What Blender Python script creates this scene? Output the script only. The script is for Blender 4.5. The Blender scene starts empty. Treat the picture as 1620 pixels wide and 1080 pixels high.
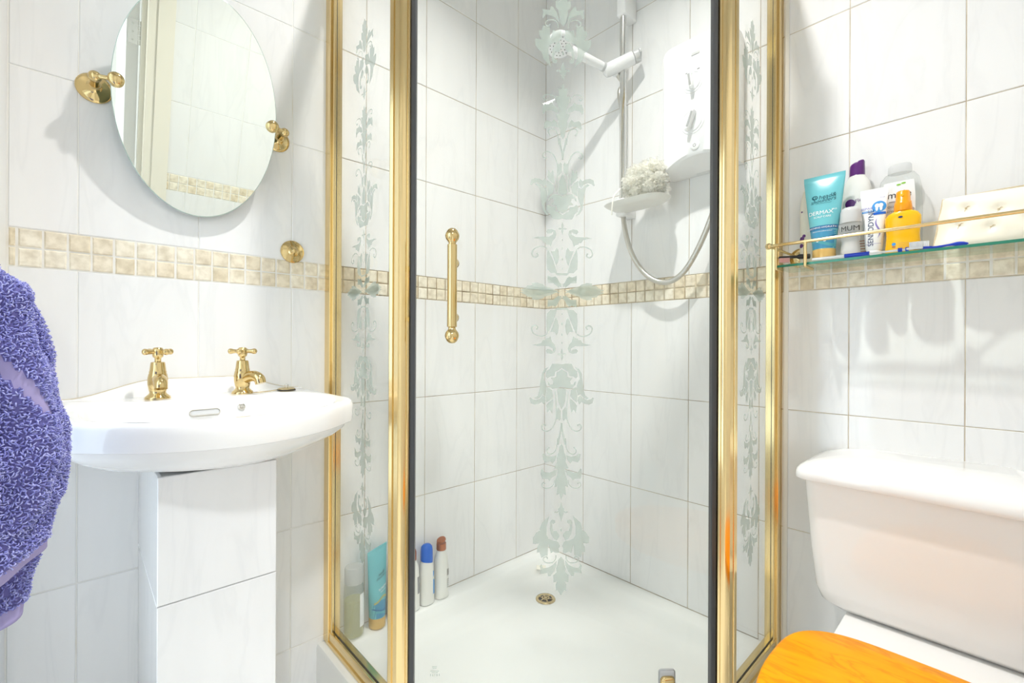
import bpy, bmesh, math, random
from mathutils import Vector, Matrix, noise
R = math.radians
PI = math.pi
random.seed(7)
scene = bpy.context.scene
COL = scene.collection

# ------------------------------------------------------------------ camera
cam_d = bpy.data.cameras.new('camera')
cam = bpy.data.objects.new('camera', cam_d); COL.objects.link(cam)
cam_d.sensor_width = 36.0
cam_d.lens = 730.0/1620.0*36.0
cam_d.shift_y = 4.0/1620.0
cam_d.clip_start = 0.02
cam.matrix_world = (Matrix.Translation((-1.3529, -1.2539, 0.97)) @ Matrix.Rotation(R(-43.1), 4, 'Z')
                    @ Matrix.Rotation(R(90), 4, 'X') @ Matrix.Rotation(R(0.25), 4, 'Z'))
scene.camera = cam

# ------------------------------------------------------------------ world and light
world = bpy.data.worlds.new('world'); scene.world = world
world.use_nodes = True
bg = world.node_tree.nodes['Background']
bg.inputs[0].default_value = (0.74, 0.87, 1.0, 1)
bg.inputs[1].default_value = 2.3

def area(name, loc, rot, sx, sy, power, color, shape='RECTANGLE', portal=False):
    l = bpy.data.lights.new(name, 'AREA'); l.shape = shape; l.size = sx
    if shape in ('RECTANGLE', 'ELLIPSE'): l.size_y = sy
    l.energy = power; l.color = color
    if portal: l.cycles.is_portal = True
    o = bpy.data.objects.new(name, l); COL.objects.link(o)
    o.location = loc; o.rotation_euler = rot
    return o
LAMP = (-0.72, -0.73, 2.575)
area('ceiling_downlight_light', LAMP, (0, 0, 0), 0.06, 0.06, 7.8, (1.0, 0.975, 0.94), 'DISK').data.spread = R(114)
HALL_FILL = (-1.80, -2.18, 2.575)
area('hall_fill_light', HALL_FILL, (0, 0, 0), 0.24, 0.24, 25.0, (0.95, 0.98, 1.0), 'DISK')  # unseen fill, added to brighten basin and lower walls through the doorway
area('window_portal', (-1.66, -0.50, 1.15), (0, R(-90), 0), 1.62, 0.66, 1, (1, 1, 1), portal=True)
area('hall_window_portal', (-3.22, -3.10, 1.25), (0, R(-90), 0), 1.0, 0.7, 1, (1, 1, 1), portal=True)
vs = scene.view_settings
vs.view_transform = 'Standard'; vs.look = 'None'; vs.gamma = 1.0; vs.use_curve_mapping = False
vs.exposure = 0.63
try:
    scene.cycles.transparent_max_bounces = 16
    scene.cycles.max_bounces = 9
    scene.cycles.diffuse_bounces = 6
    scene.cycles.glossy_bounces = 4
    scene.cycles.adaptive_threshold = 0.03
    scene.cycles.sample_clamp_indirect = 6.0
    scene.cycles.blur_glossy = 0.3
    scene.cycles.use_denoising = True
except Exception:
    pass

# ------------------------------------------------------------------ materials
M = {}
def pmat(name, color, rough=0.4, metal=0.0, **kw):
    m = bpy.data.materials.new(name); m.use_nodes = True
    b = m.node_tree.nodes['Principled BSDF']
    b.inputs['Base Color'].default_value = (*color, 1)
    b.inputs['Roughness'].default_value = rough
    b.inputs['Metallic'].default_value = metal
    for k, v in kw.items():
        b.inputs[k.replace('_', ' ')].default_value = v
    M[name] = m
    return m
def N(m, t, **kw):
    n = m.node_tree.nodes.new(t)
    for k, v in kw.items(): setattr(n, k, v)
    return n
def L(m, a, b): m.node_tree.links.new(a, b)
def ramp(m, stops, fac):
    r = N(m, 'ShaderNodeValToRGB'); e = r.color_ramp.elements
    while len(e) < len(stops): e.new(0.5)
    for i, (p, c) in enumerate(stops):
        e[i].position = p; e[i].color = (*c, 1)
    L(m, fac, r.inputs[0]); return r
def bsdf(m): return m.node_tree.nodes['Principled BSDF']

def tile_material():
    m = pmat('tile_marble', (0.85, 0.85, 0.84), 0.07)
    geo = N(m, 'ShaderNodeNewGeometry'); oi = N(m, 'ShaderNodeObjectInfo')
    cmb = N(m, 'ShaderNodeVectorMath', operation='MULTIPLY_ADD')
    cv = N(m, 'ShaderNodeCombineXYZ')
    for i in range(3): L(m, oi.outputs['Random'], cv.inputs[i])
    L(m, cv.outputs[0], cmb.inputs[0]); cmb.inputs[1].default_value = (17, 23, 31)
    L(m, geo.outputs['Position'], cmb.inputs[2])
    mp = N(m, 'ShaderNodeMapping'); mp.inputs['Scale'].default_value = (8, 8, 1.6); mp.inputs['Rotation'].default_value = (0.25, 0.2, 0)
    L(m, cmb.outputs[0], mp.inputs[0])
    n1 = N(m, 'ShaderNodeTexNoise'); n1.inputs['Scale'].default_value = 1.3; n1.inputs['Detail'].default_value = 5; n1.inputs['Distortion'].default_value = 1.2
    L(m, mp.outputs[0], n1.inputs['Vector'])
    r = ramp(m, [(0.0, (0.87, 0.872, 0.870)), (0.46, (0.87, 0.872, 0.870)), (0.50, (0.842, 0.845, 0.845)), (0.54, (0.87, 0.872, 0.870)), (1, (0.88, 0.882, 0.88))], n1.outputs[0])
    n2 = N(m, 'ShaderNodeTexNoise'); n2.inputs['Scale'].default_value = 2.6; n2.inputs['Detail'].default_value = 3
    L(m, mp.outputs[0], n2.inputs['Vector'])
    r2 = ramp(m, [(0.35, (0.975, 0.975, 0.975)), (0.65, (1, 1, 1))], n2.outputs[0])
    mx = N(m, 'ShaderNodeMix', data_type='RGBA', blend_type='MULTIPLY'); mx.inputs[0].default_value = 1
    L(m, r.outputs[0], mx.inputs[6]); L(m, r2.outputs[0], mx.inputs[7])
    L(m, mx.outputs[2], bsdf(m).inputs['Base Color'])
    return m
tile_material()

def mosaic_material():
    m = pmat('mosaic_travertine', (0.75, 0.68, 0.55), 0.45)
    geo = N(m, 'ShaderNodeNewGeometry'); oi = N(m, 'ShaderNodeObjectInfo')
    r = ramp(m, [(0, (0.79, 0.70, 0.54)), (0.35, (0.86, 0.79, 0.66)), (0.7, (0.88, 0.83, 0.72)), (1, (0.81, 0.72, 0.57))], oi.outputs['Random'])
    n = N(m, 'ShaderNodeTexNoise'); n.inputs['Scale'].default_value = 60; n.inputs['Detail'].default_value = 5
    L(m, geo.outputs['Position'], n.inputs['Vector'])
    r2 = ramp(m, [(0.3, (0.80, 0.77, 0.70)), (0.6, (1.06, 1.06, 1.04))], n.outputs[0])
    mx = N(m, 'ShaderNodeMix', data_type='RGBA', blend_type='MULTIPLY'); mx.inputs[0].default_value = 1
    L(m, r.outputs[0], mx.inputs[6]); L(m, r2.outputs[0], mx.inputs[7])
    L(m, mx.outputs[2], bsdf(m).inputs['Base Color'])
    bp = N(m, 'ShaderNodeBump'); bp.inputs['Strength'].default_value = 0.25; bp.inputs['Distance'].default_value = 0.002
    L(m, n.outputs[0], bp.inputs['Height']); L(m, bp.outputs[0], bsdf(m).inputs['Normal'])
mosaic_material()

def grout_material(name, c1, c2, lo, hi):
    m = pmat(name, c1, 0.8)
    geo = N(m, 'ShaderNodeNewGeometry')
    n = N(m, 'ShaderNodeTexNoise'); n.inputs['Scale'].default_value = 9; n.inputs['Detail'].default_value = 4
    L(m, geo.outputs['Position'], n.inputs['Vector'])
    r = ramp(m, [(lo, c1), (hi, c2)], n.outputs[0])
    L(m, r.outputs[0], bsdf(m).inputs['Base Color'])
grout_material('grout_clean', (0.86, 0.85, 0.81), (0.72, 0.67, 0.56), 0.55, 0.78)
grout_material('grout_stained', (0.60, 0.52, 0.38), (0.26, 0.18, 0.09), 0.38, 0.66)
grout_material('grout_right', (0.68, 0.61, 0.48), (0.40, 0.31, 0.19), 0.42, 0.68)

def gold(name, c, rough):
    return pmat(name, c, rough, 1.0)
gold('brass_polished', (0.68, 0.52, 0.25), 0.09)
gold('brass_frame', (0.80, 0.62, 0.32), 0.16)
gold('brass_dull', (0.62, 0.50, 0.28), 0.25)
pmat('chrome', (0.78, 0.78, 0.76), 0.10, 1.0)
pmat('steel_hose', (0.62, 0.60, 0.55), 0.28, 1.0)
pmat('ceramic', (0.88, 0.88, 0.87), 0.05)
pmat('ceramic_warm', (0.88, 0.865, 0.84), 0.06)
pmat('tray_acrylic', (0.88, 0.89, 0.87), 0.14)
pmat('white_plastic', (0.87, 0.88, 0.89), 0.22)
pmat('white_paint', (0.86, 0.86, 0.85), 0.45)
pmat('cream_paint', (0.84, 0.80, 0.70), 0.35)
pmat('seal_rubber', (0.045, 0.047, 0.05), 0.35)
pmat('dark', (0.02, 0.02, 0.02), 0.5)
pmat('mirror_silver', (0.86, 0.90, 0.85), 0.0, 1.0)
pmat('mirror_edge', (0.45, 0.55, 0.50), 0.1)
pmat('floor_vinyl', (0.86, 0.86, 0.85), 0.3)
pmat('sealant_aged', (0.62, 0.55, 0.40), 0.5)
pmat('piping_tan', (0.66, 0.56, 0.38), 0.5)
pmat('silicone', (0.78, 0.77, 0.73), 0.4)
pmat('grey_plastic', (0.42, 0.43, 0.43), 0.3)
pmat('hair_black', (0.015, 0.015, 0.015), 0.35)
pmat('blue_plastic', (0.01, 0.05, 0.55), 0.25)
pmat('blue_cap', (0.01, 0.13, 0.62), 0.3)
pmat('copper_cap', (0.42, 0.14, 0.06), 0.3, 0.3)
pmat('purple_plastic', (0.10, 0.01, 0.16), 0.3)
pmat('cream_plastic', (0.82, 0.79, 0.68), 0.3)
pmat('pearl_plastic', (0.80, 0.80, 0.76), 0.28)
pmat('teal_tube', (0.10, 0.42, 0.50), 0.25)
pmat('teal_light', (0.16, 0.52, 0.58), 0.25)
pmat('teal_dark', (0.02, 0.16, 0.36), 0.25)
pmat('blue_mid', (0.06, 0.30, 0.50), 0.25)
pmat('navy_print', (0.01, 0.03, 0.13), 0.4)
pmat('teal_print', (0.01, 0.10, 0.13), 0.4)
pmat('white_print', (0.88, 0.90, 0.90), 0.4)
pmat('black_print', (0.03, 0.03, 0.03), 0.4)
pmat('grey_print', (0.30, 0.30, 0.30), 0.4)
pmat('red_print', (0.45, 0.06, 0.05), 0.4)
pmat('green_print', (0.22, 0.55, 0.03), 0.4)
pmat('pink_print', (0.85, 0.35, 0.38), 0.4)
pmat('violet_print', (0.25, 0.22, 0.55), 0.4)
pmat('olive_print', (0.45, 0.45, 0.15), 0.4)
pmat('sky_print', (0.05, 0.32, 0.75), 0.4)
pmat('gold_cap', (0.72, 0.48, 0.16), 0.25, 0.35)
pmat('yellow_plastic', (0.95, 0.52, 0.0), 0.25)
pmat('orange_plastic', (0.95, 0.36, 0.0), 0.25)
pmat('grey_satin', (0.60, 0.61, 0.61), 0.3)
pmat('bristle_white', (0.85, 0.86, 0.88), 0.6)
pmat('bristle_pink', (0.75, 0.42, 0.40), 0.6)
pmat('puff_mesh', (0.98, 0.97, 0.90), 0.6)
pmat('lamp_glow', (1, 1, 1), 0.5, 0.0, Emission_Strength=6.0)
bsdf(M['lamp_glow']).inputs['Emission Color'].default_value = (1, 0.93, 0.83, 1)

def thin_glass(name, tint, base=0.05, gain=0.9):
    m = bpy.data.materials.new(name); m.use_nodes = True
    nt = m.node_tree; nt.nodes.clear()
    out = N(m, 'ShaderNodeOutputMaterial'); mix = N(m, 'ShaderNodeMixShader')
    tr = N(m, 'ShaderNodeBsdfTransparent'); tr.inputs[0].default_value = (*tint, 1)
    gl = N(m, 'ShaderNodeBsdfGlossy'); gl.inputs['Roughness'].default_value = 0.0
    lw = N(m, 'ShaderNodeLayerWeight'); lw.inputs[0].default_value = 0.5
    p = N(m, 'ShaderNodeMath', operation='POWER'); p.inputs[1].default_value = 4.0
    ma = N(m, 'ShaderNodeMath', operation='MULTIPLY_ADD'); ma.inputs[1].default_value = gain; ma.inputs[2].default_value = base
    L(m, lw.outputs['Facing'], p.inputs[0]); L(m, p.outputs[0], ma.inputs[0])
    L(m, ma.outputs[0], mix.inputs[0]); L(m, tr.outputs[0], mix.inputs[1]); L(m, gl.outputs[0], mix.inputs[2])
    L(m, mix.outputs[0], out.inputs[0])
    M[name] = m
thin_glass('shower_glass', (0.982, 0.99, 0.983), 0.025, 0.45)
thin_glass('window_glass', (0.98, 0.99, 0.99), 0.03, 0.6)
thin_glass('shelf_glass', (0.93, 0.98, 0.95), 0.03, 0.5)
thin_glass('clear_plastic', (0.95, 0.96, 0.95), 0.05, 0.7)
pmat('glass_edge', (0.02, 0.22, 0.14), 0.1)

def veil(name, col, fac):
    m = bpy.data.materials.new(name); m.use_nodes = True
    nt = m.node_tree; nt.nodes.clear()
    out = N(m, 'ShaderNodeOutputMaterial'); mix = N(m, 'ShaderNodeMixShader'); mix.inputs[0].default_value = fac
    tr = N(m, 'ShaderNodeBsdfTransparent')
    add = N(m, 'ShaderNodeMixShader'); add.inputs[0].default_value = 0.45
    df = N(m, 'ShaderNodeBsdfDiffuse'); df.inputs[0].default_value = (*col, 1)
    tl = N(m, 'ShaderNodeBsdfTranslucent'); tl.inputs[0].default_value = (*col, 1)
    L(m, df.outputs[0], add.inputs[1]); L(m, tl.outputs[0], add.inputs[2])
    L(m, tr.outputs[0], mix.inputs[1]); L(m, add.outputs[0], mix.inputs[2]); L(m, mix.outputs[0], out.inputs[0])
    M[name] = m
veil('etched_frost', (0.50, 0.58, 0.52), 0.60)
veil('liquid_yellow', (0.95, 0.93, 0.55), 0.38)
veil('frosted_plastic', (0.85, 0.86, 0.86), 0.55)
veil('puff_veil', (0.99, 0.98, 0.92), 0.6)

def wood_material():
    m = pmat('orange_pine', (0.85, 0.36, 0.03), 0.35, 0.0, Specular_IOR_Level=0.1)
    tc = N(m, 'ShaderNodeTexCoord'); mp = N(m, 'ShaderNodeMapping'); mp.inputs['Scale'].default_value = (3, 9, 9)
    L(m, tc.outputs['Object'], mp.inputs[0])
    n = N(m, 'ShaderNodeTexNoise'); n.inputs['Scale'].default_value = 2.0; n.inputs['Distortion'].default_value = 2.0; n.inputs['Detail'].default_value = 4
    L(m, mp.outputs[0], n.inputs['Vector'])
    r = ramp(m, [(0.3, (0.97, 0.40, 0.006)), (0.52, (0.95, 0.36, 0.005)), (0.56, (0.86, 0.28, 0.004)), (0.62, (0.96, 0.39, 0.006))], n.outputs[0])
    L(m, r.outputs[0], bsdf(m).inputs['Base Color'])
wood_material()

def towel_material():
    m = pmat('terry_violet', (0.17, 0.16, 0.44), 0.95)
    bsdf(m).inputs['Sheen Weight'].default_value = 0.3
    m = pmat('terry_loop', (0.20, 0.19, 0.48), 0.9)
    geo = N(m, 'ShaderNodeNewGeometry')
    r = ramp(m, [(0.0, (0.20, 0.20, 0.58)), (0.5, (0.32, 0.34, 0.82)), (1.0, (0.52, 0.54, 0.95))], geo.outputs['Random Per Island'])
    L(m, r.outputs[0], bsdf(m).inputs['Base Color'])
    bsdf(m).inputs['Sheen Weight'].default_value = 0.3
    pmat('towel_hem', (0.36, 0.32, 0.58), 0.8)
towel_material()

def fabric_cream():
    m = pmat('cream_quilt', (0.92, 0.88, 0.76), 0.45)
    return m
fabric_cream()

# ------------------------------------------------------------------ helpers
def link(name, me, mat=None, parent=None, smooth=True):
    o = bpy.data.objects.new(name, me); COL.objects.link(o)
    if mat is not None:
        for mm in (mat if isinstance(mat, (list, tuple)) else [mat]):
            me.materials.append(M[mm])
    if smooth and len(me.polygons):
        me.polygons.foreach_set('use_smooth', [True]*len(me.polygons))
    if parent: o.parent = parent
    return o
def obj(name, bm, mat=None, parent=None, smooth=False, angle=None):
    me = bpy.data.meshes.new(name)
    bmesh.ops.recalc_face_normals(bm, faces=bm.faces)
    bm.to_mesh(me); bm.free()
    o = link(name, me, mat, parent, smooth)
    if smooth:
        try: me.set_sharp_from_angle(angle=R(angle or 40))
        except Exception: pass
    return o
def tag(o, label=None, cat=None, group=None, kind=None):
    if label: o['label'] = label
    if cat: o['category'] = cat
    if group: o['group'] = group
    if kind: o['kind'] = kind
    return o
def thing(name, label, cat, loc=(0, 0, 0), rotz=0.0, group=None, kind=None):
    o = bpy.data.objects.new(name, None); COL.objects.link(o)
    o.empty_display_size = 0.05
    o.location = loc; o.rotation_euler = (0, 0, rotz)
    return tag(o, label, cat, group, kind)
def box(bm, x0, x1, y0, y1, z0, z1, bevel=0.0, seg=2):
    r = bmesh.ops.create_cube(bm, size=1.0)
    vs_ = r['verts']
    for v in vs_:
        v.co = Vector(((x0+x1)/2+v.co.x*(x1-x0), (y0+y1)/2+v.co.y*(y1-y0), (z0+z1)/2+v.co.z*(z1-z0)))
    if bevel > 0:
        es = list({e for v in vs_ for e in v.link_edges})
        bmesh.ops.bevel(bm, geom=es, offset=bevel, segments=seg, profile=0.5, affect='EDGES')
    return bm
def bx(*a, **k): return box(bmesh.new(), *a, **k)
def lathe(bm, prof, n=24, mat=None):
    """prof: list of (r, z); mat: transform"""
    rings = []
    for r, z in prof:
        if r < 1e-6:
            v = Vector((0, 0, z)); rings.append([bm.verts.new(mat @ v if mat else v)])
        else:
            ring = []
            for i in range(n):
                a = 2*PI*i/n; v = Vector((r*math.cos(a), r*math.sin(a), z))
                ring.append(bm.verts.new(mat @ v if mat else v))
            rings.append(ring)
    for a, b in zip(rings, rings[1:]):
        if len(a) == 1 and len(b) == 1: continue
        for i in range(n):
            j = (i+1) % n
            if len(a) == 1: bm.faces.new((a[0], b[j], b[i]))
            elif len(b) == 1: bm.faces.new((a[i], a[j], b[0]))
            else: bm.faces.new((a[i], a[j], b[j], b[i]))
    for ring, flip in ((rings[0], True), (rings[-1], False)):
        if len(ring) > 2:
            bm.faces.new(ring[::-1] if flip else ring)
    return bm
def loft(bm, loops, close=True, cap0=True, cap1=True):
    rings = [[bm.verts.new(Vector(p)) for p in lp] for lp in loops]
    n = len(rings[0])
    for a, b in zip(rings, rings[1:]):
        for i in range(n if close else n-1):
            j = (i+1) % n
            bm.faces.new((a[i], a[j], b[j], b[i]))
    if close and cap0: bm.faces.new(rings[0][::-1])
    if close and cap1: bm.faces.new(rings[-1])
    return rings
def spline(pts, k=8):
    pts = [Vector(p) for p in pts]; out = []
    P = [pts[0]*2-pts[1]] + pts + [pts[-1]*2-pts[-2]]
    for i in range(1, len(P)-2):
        for s in range(k):
            t = s/k
            a, b, c, d = P[i-1], P[i], P[i+1], P[i+2]
            out.append(0.5*((2*b)+(c-a)*t+(2*a-5*b+4*c-d)*t*t+(3*b-a-3*c+d)*t*t*t))
    out.append(pts[-1]); return out
def tube(bm, path, rad, n=10, cap=True):
    path = [Vector(p) for p in path]; rings = []
    up = Vector((0, 0, 1)); prev = None
    for i, p in enumerate(path):
        d = (path[min(i+1, len(path)-1)]-path[max(i-1, 0)]).normalized()
        if prev is None:
            a = d.orthogonal().normalized()
        else:
            a = (prev - d*prev.dot(d)).normalized()
        prev = a; b = d.cross(a)
        r = rad(i/(len(path)-1)) if callable(rad) else rad
        rings.append([p+a*(r*math.cos(2*PI*j/n))+b*(r*math.sin(2*PI*j/n)) for j in range(n)])
    loft(bm, rings, True, cap, cap); return bm
def supr(a, b, e, n=40, cx=0, cy=0, z=0, ph=0):
    out = []
    for i in range(n):
        t = 2*PI*i/n+ph; c, s = math.cos(t), math.sin(t)
        out.append((cx+a*math.copysign(abs(c)**(2/e), c), cy+b*math.copysign(abs(s)**(2/e), s), z))
    return out
def sph(bm, c, r, n=16, sc=(1, 1, 1)):
    m = Matrix.Translation(c) @ Matrix.Diagonal((sc[0], sc[1], sc[2], 1))
    k = n//2
    lathe(bm, [(r*math.sin(PI*i/k), -r*math.cos(PI*i/k)) for i in range(k+1)], n, m); return bm
def sm(t): t = max(0, min(1, t)); return t*t*(3-2*t)
def text_data(s, size, shear=0.0, spacing=1.0):
    c = bpy.data.curves.new('text', 'FONT'); c.body = s; c.size = size; c.align_x = 'CENTER'; c.align_y = 'CENTER'
    c.shear = shear; c.space_character = spacing; c.resolution_u = 3
    o = bpy.data.objects.new('text', c); COL.objects.link(o)
    me = o.to_mesh()
    vs_ = [v.co.copy() for v in me.vertices]; fs = [tuple(p.vertices) for p in me.polygons]
    o.to_mesh_clear(); bpy.data.objects.remove(o); bpy.data.curves.remove(c)
    return vs_, fs
def text(name, s, size, fmap, mat, parent, rot=0.0, **kw):
    """fmap(u, v) -> point on the carrying surface"""
    vs_, fs = text_data(s, size, **kw); me = bpy.data.meshes.new(name)
    c, sn = math.cos(rot), math.sin(rot)
    me.from_pydata([fmap(v.x*c-v.y*sn, v.x*sn+v.y*c) for v in vs_], [], fs)
    return link(name, me, mat, parent, False)

# ------------------------------------------------------------------ setting: tiled walls
TILE_T = 0.004; GAP = 0.0016
_tm = {}
def tile_mesh(w, h, ch=0.0012, key='t', t=TILE_T):
    k = (round(w, 4), round(h, 4), key)
    if k in _tm: return _tm[k]
    x, z = w/2, h/2
    v = [(-x, .002, -z), (x, .002, -z), (x, .002, z), (-x, .002, z),
         (-x, -t+ch, -z), (x, -t+ch, -z), (x, -t+ch, z), (-x, -t+ch, z),
         (-x+ch, -t, -z+ch), (x-ch, -t, -z+ch), (x-ch, -t, z-ch), (-x+ch, -t, z-ch)]
    f = [(8, 9, 10, 11)]
    for i in range(4):
        j = (i+1) % 4
        f += [(4+i, 4+j, 8+j, 8+i), (i, j, 4+j, 4+i)]
    me = bpy.data.meshes.new('tile' if key == 't' else 'mosaic_tile'); me.from_pydata(v, [], f)
    me.materials.append(M['tile_marble' if key == 't' else 'mosaic_travertine'])
    _tm[k] = me; return me
def put_tile(me, parent, loc, rot, name='tile', tilt=0.0):
    o = bpy.data.objects.new(name, me); COL.objects.link(o); o.parent = parent
    o.location = loc; o.rotation_euler = (random.uniform(-tilt, tilt), 0, rot+random.uniform(-tilt, tilt))
    return o
ROWS = [0.0, 0.186, 0.494, 0.802, 1.110, None, 1.182, 1.481, 1.780, 2.079, 2.378, 2.60]
def tile_wall(parent, cols, to_world, rot, skip=lambda s, z: False, m_end=None):
    for a, b in zip(ROWS, ROWS[1:]):
        if a is None or b is None: continue
        for c0, c1 in zip(cols, cols[1:]):
            sc, zc = (c0+c1)/2, (a+b)/2
            if skip(sc, zc): continue
            a1 = a
            if a == 0.186 and skip(sc, 0.05): a1 = 0.170; zc = (a1+b)/2
            put_tile(tile_mesh(c1-c0-GAP, b-a1-GAP), parent, to_world(sc, zc), rot, 'tile', 0.0016)
    p = 0.0342; s = cols[0]
    while s < cols[-1]-0.008:
        e = min(s+p, cols[-1])
        for z in (1.128, 1.164):
            put_tile(tile_mesh(e-s-0.0035, 0.0330, 0.0022, 'm', 0.005), parent, to_world((s+e)/2+random.uniform(-.0004, .0004), z+random.uniform(-.0005, .0005)), rot, 'mosaic_tile', 0.02)
        s = e
TRAYL = 0.891; TRAYR = 0.872
def in_tray(lim):
    return lambda s, z: z < 0.1 and s < lim-0.05
XL = -1.64; YB = -1.42; ZC = 2.60
bm = bx(-0.866, 0.1, -0.0026, 0.1, 0, ZC); box(bm, XL-0.1, -0.866, -0.0026, 0.1, 0, ZC)
wa = obj('wall_left', bm, ['grout_stained', 'grout_clean'])
for i, p in enumerate(wa.data.polygons): p.material_index = 0 if i < 6 else 1
tag(wa, 'white marble tiled wall behind the basin and mirror', 'wall', kind='structure')
tile_wall(wa, [0.003]+[0.157+0.2*k for k in range(7)]+[1.451], lambda s, z: (-s, 0, z), 0, in_tray(TRAYL))
bm = bx(-0.0026, 0.1, -0.845, 0, 0, ZC); box(bm, -0.0026, 0.1, YB-0.1, -0.845, 0, ZC)
box(bm, -0.0032, 0.05, YB, -0.846, 1.1115, 1.1805)
wb = obj('wall_right', bm, ['grout_stained', 'grout_right', 'grout_clean'])
for i, p in enumerate(wb.data.polygons): p.material_index = min(2, i//6)
tag(wb, 'white marble tiled wall behind the toilet and shelf', 'wall', kind='structure')
tile_wall(wb, [0.003]+[0.197+0.2*k for k in range(7)]+[1.418], lambda s, z: (0, -s, z), R(-90), in_tray(TRAYR))
JX = -1.13
bm = bx(JX, 0.0, YB-0.1, YB+0.0026, 0, ZC); box(bm, XL, JX, YB-0.1, YB, 2.12, ZC); box(bm, -3.3, XL, YB-0.1, YB, 0, ZC)
wk = tag(obj('wall_back', bm, 'grout_clean'), 'tiled wall beside the doorway seen in the oval mirror', 'wall', kind='structure')
tile_wall(wk, [0.006+0.2*k for k in range(6)]+[1.128], lambda s, z: (-s, YB, z), R(180))
# side wall with a window, out of frame on the left
WY0, WY1, WZ0, WZ1 = -0.82, -0.18, 0.35, 1.95
bm = bx(XL-0.1, XL, YB, WY0, 0, ZC); box(bm, XL-0.1, XL, WY1, 0, 0, ZC)
box(bm, XL-0.1, XL, WY0, WY1, 0, WZ0); box(bm, XL-0.1, XL, WY0, WY1, WZ1, ZC)
tag(obj('wall_side', bm, 'white_paint'), 'plain white side wall holding the bathroom window', 'wall', kind='structure')
def window(name, x, y0, y1, z0, z1, label, nbar):
    t = thing(name, label, 'window', (x, (y0+y1)/2, z0), 0, kind='structure')
    h = (y1-y0)/2; H = z1-z0; bm = bmesh.new(); w = 0.045
    box(bm, -0.03, 0.03, -h, -h+w, 0, H); box(bm, -0.03, 0.03, h-w, h, 0, H)
    box(bm, -0.03, 0.03, -h+w, h-w, 0, w); box(bm, -0.03, 0.03, -h+w, h-w, H-w, H)
    for i in range(nbar):
        z = H*(i+1)/(nbar+1); box(bm, -0.02, 0.02, -h+w, h-w, z-0.012, z+0.012)
    obj('window_frame', bm, 'white_plastic', t)
    obj('pane', bx(-0.003, 0.003, -h+w, h-w, w, H-w), 'window_glass', t)
    return t
w1 = window('window_1', XL-0.05, WY0, WY1, WZ0, WZ1, 'white framed bathroom window beside the towel', 0)
obj('mullion', bx(-0.03, 0.03, -0.028, 0.028, 0.045, WZ1-WZ0-0.045), 'white_plastic', w1)
tag(obj('trim_1', bx(XL, -1.4525, -0.16, 0.0, 0, ZC, bevel=0.004), 'white_paint'), 'white boxed-in pipe column in the corner left of the basin', 'trim', kind='structure')
# floor, ceiling, hall beyond the doorway
tag(obj('floor', bx(-3.3, 0.1, -4.0, 0.1, -0.1, 0), 'floor_vinyl'), 'pale vinyl floor below the basin and toilet', 'floor', kind='structure')
tag(obj('ceiling', bx(-3.3, 0.1, -4.0, 0.1, ZC, ZC+0.1), 'white_paint'), 'plain white ceiling above the shower', 'ceiling', kind='structure')
bm = bx(-0.1+0.1, 0.1, -4.0, YB-0.1, 0, ZC); box(bm, -3.3, 0.1, -4.1, -4.0, 0, ZC)
HY0, HY1, HZ0, HZ1 = -3.45, -2.75, 0.75, 1.75
box(bm, -3.4, -3.2, -4.0, HY0, 0, ZC); box(bm, -3.4, -3.2, HY1, YB, 0, ZC)
box(bm, -3.4, -3.2, HY0, HY1, 0, HZ0); box(bm, -3.4, -3.2, HY0, HY1, HZ1, ZC)
tag(obj('wall_hall', bm, 'white_paint'), 'white hall walls outside the bathroom doorway', 'wall', kind='structure')
window('window_2', -3.25, HY0, HY1, HZ0, HZ1, 'white framed hall window behind the doorway', 2)
# doorway lining and open door with hinge (both seen in the mirror)
bm = bx(JX-0.03, JX+0.002, YB-0.105, YB+0.004, 0, 2.12); box(bm, JX-0.045, JX-0.03, YB-0.105, YB-0.055, 0, 2.12)
box(bm, JX, JX+0.055, YB-0.002, YB+0.014, 0, 2.17)
box(bm, XL, XL+0.03, YB-0.105, YB+0.002, 0, 2.12); box(bm, XL+0.03, JX-0.03, YB-0.105, YB+0.002, 2.09, 2.12)
tag(obj('trim_2', bm, 'cream_paint'), 'cream painted door lining beside the tiled back wall', 'trim', kind='structure')
dr = thing('door_1', 'white painted door standing open outside the doorway', 'door', (JX-0.05, YB-0.11, 0), 0, kind='structure')
obj('door_leaf', bx(-0.040, 0.0, -0.72, 0, 0.01, 2.08, bevel=0.002), 'white_paint', dr)
for z in (0.25, 1.70):
    bm = bx(-0.036, -0.004, 0.0, 0.002, z-0.045, z+0.045); box(bm, 0.006, 0.036, 0.0, 0.004, z-0.045, z+0.045)
    for k in range(5):
        lathe(bm, [(0.005, z-0.045+k*0.018+0.0008), (0.005, z-0.045+k*0.018+0.0172)], 10, Matrix.Translation((0.001, 0.004, 0)))
    for zz in (-0.03, 0, 0.03):
        for xx in (-0.02, 0.02):
            lathe(bm, [(0.0035, 0), (0.003, 0.0012), (0, 0.0014)], 8, Matrix.Translation((xx, 0.002+(0.002 if xx > 0 else 0), z+zz)) @ Matrix.Rotation(R(-90), 4, 'X'))
    h = obj('hinge', bm, 'chrome', dr); h['label'] = 'steel butt hinge'

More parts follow.
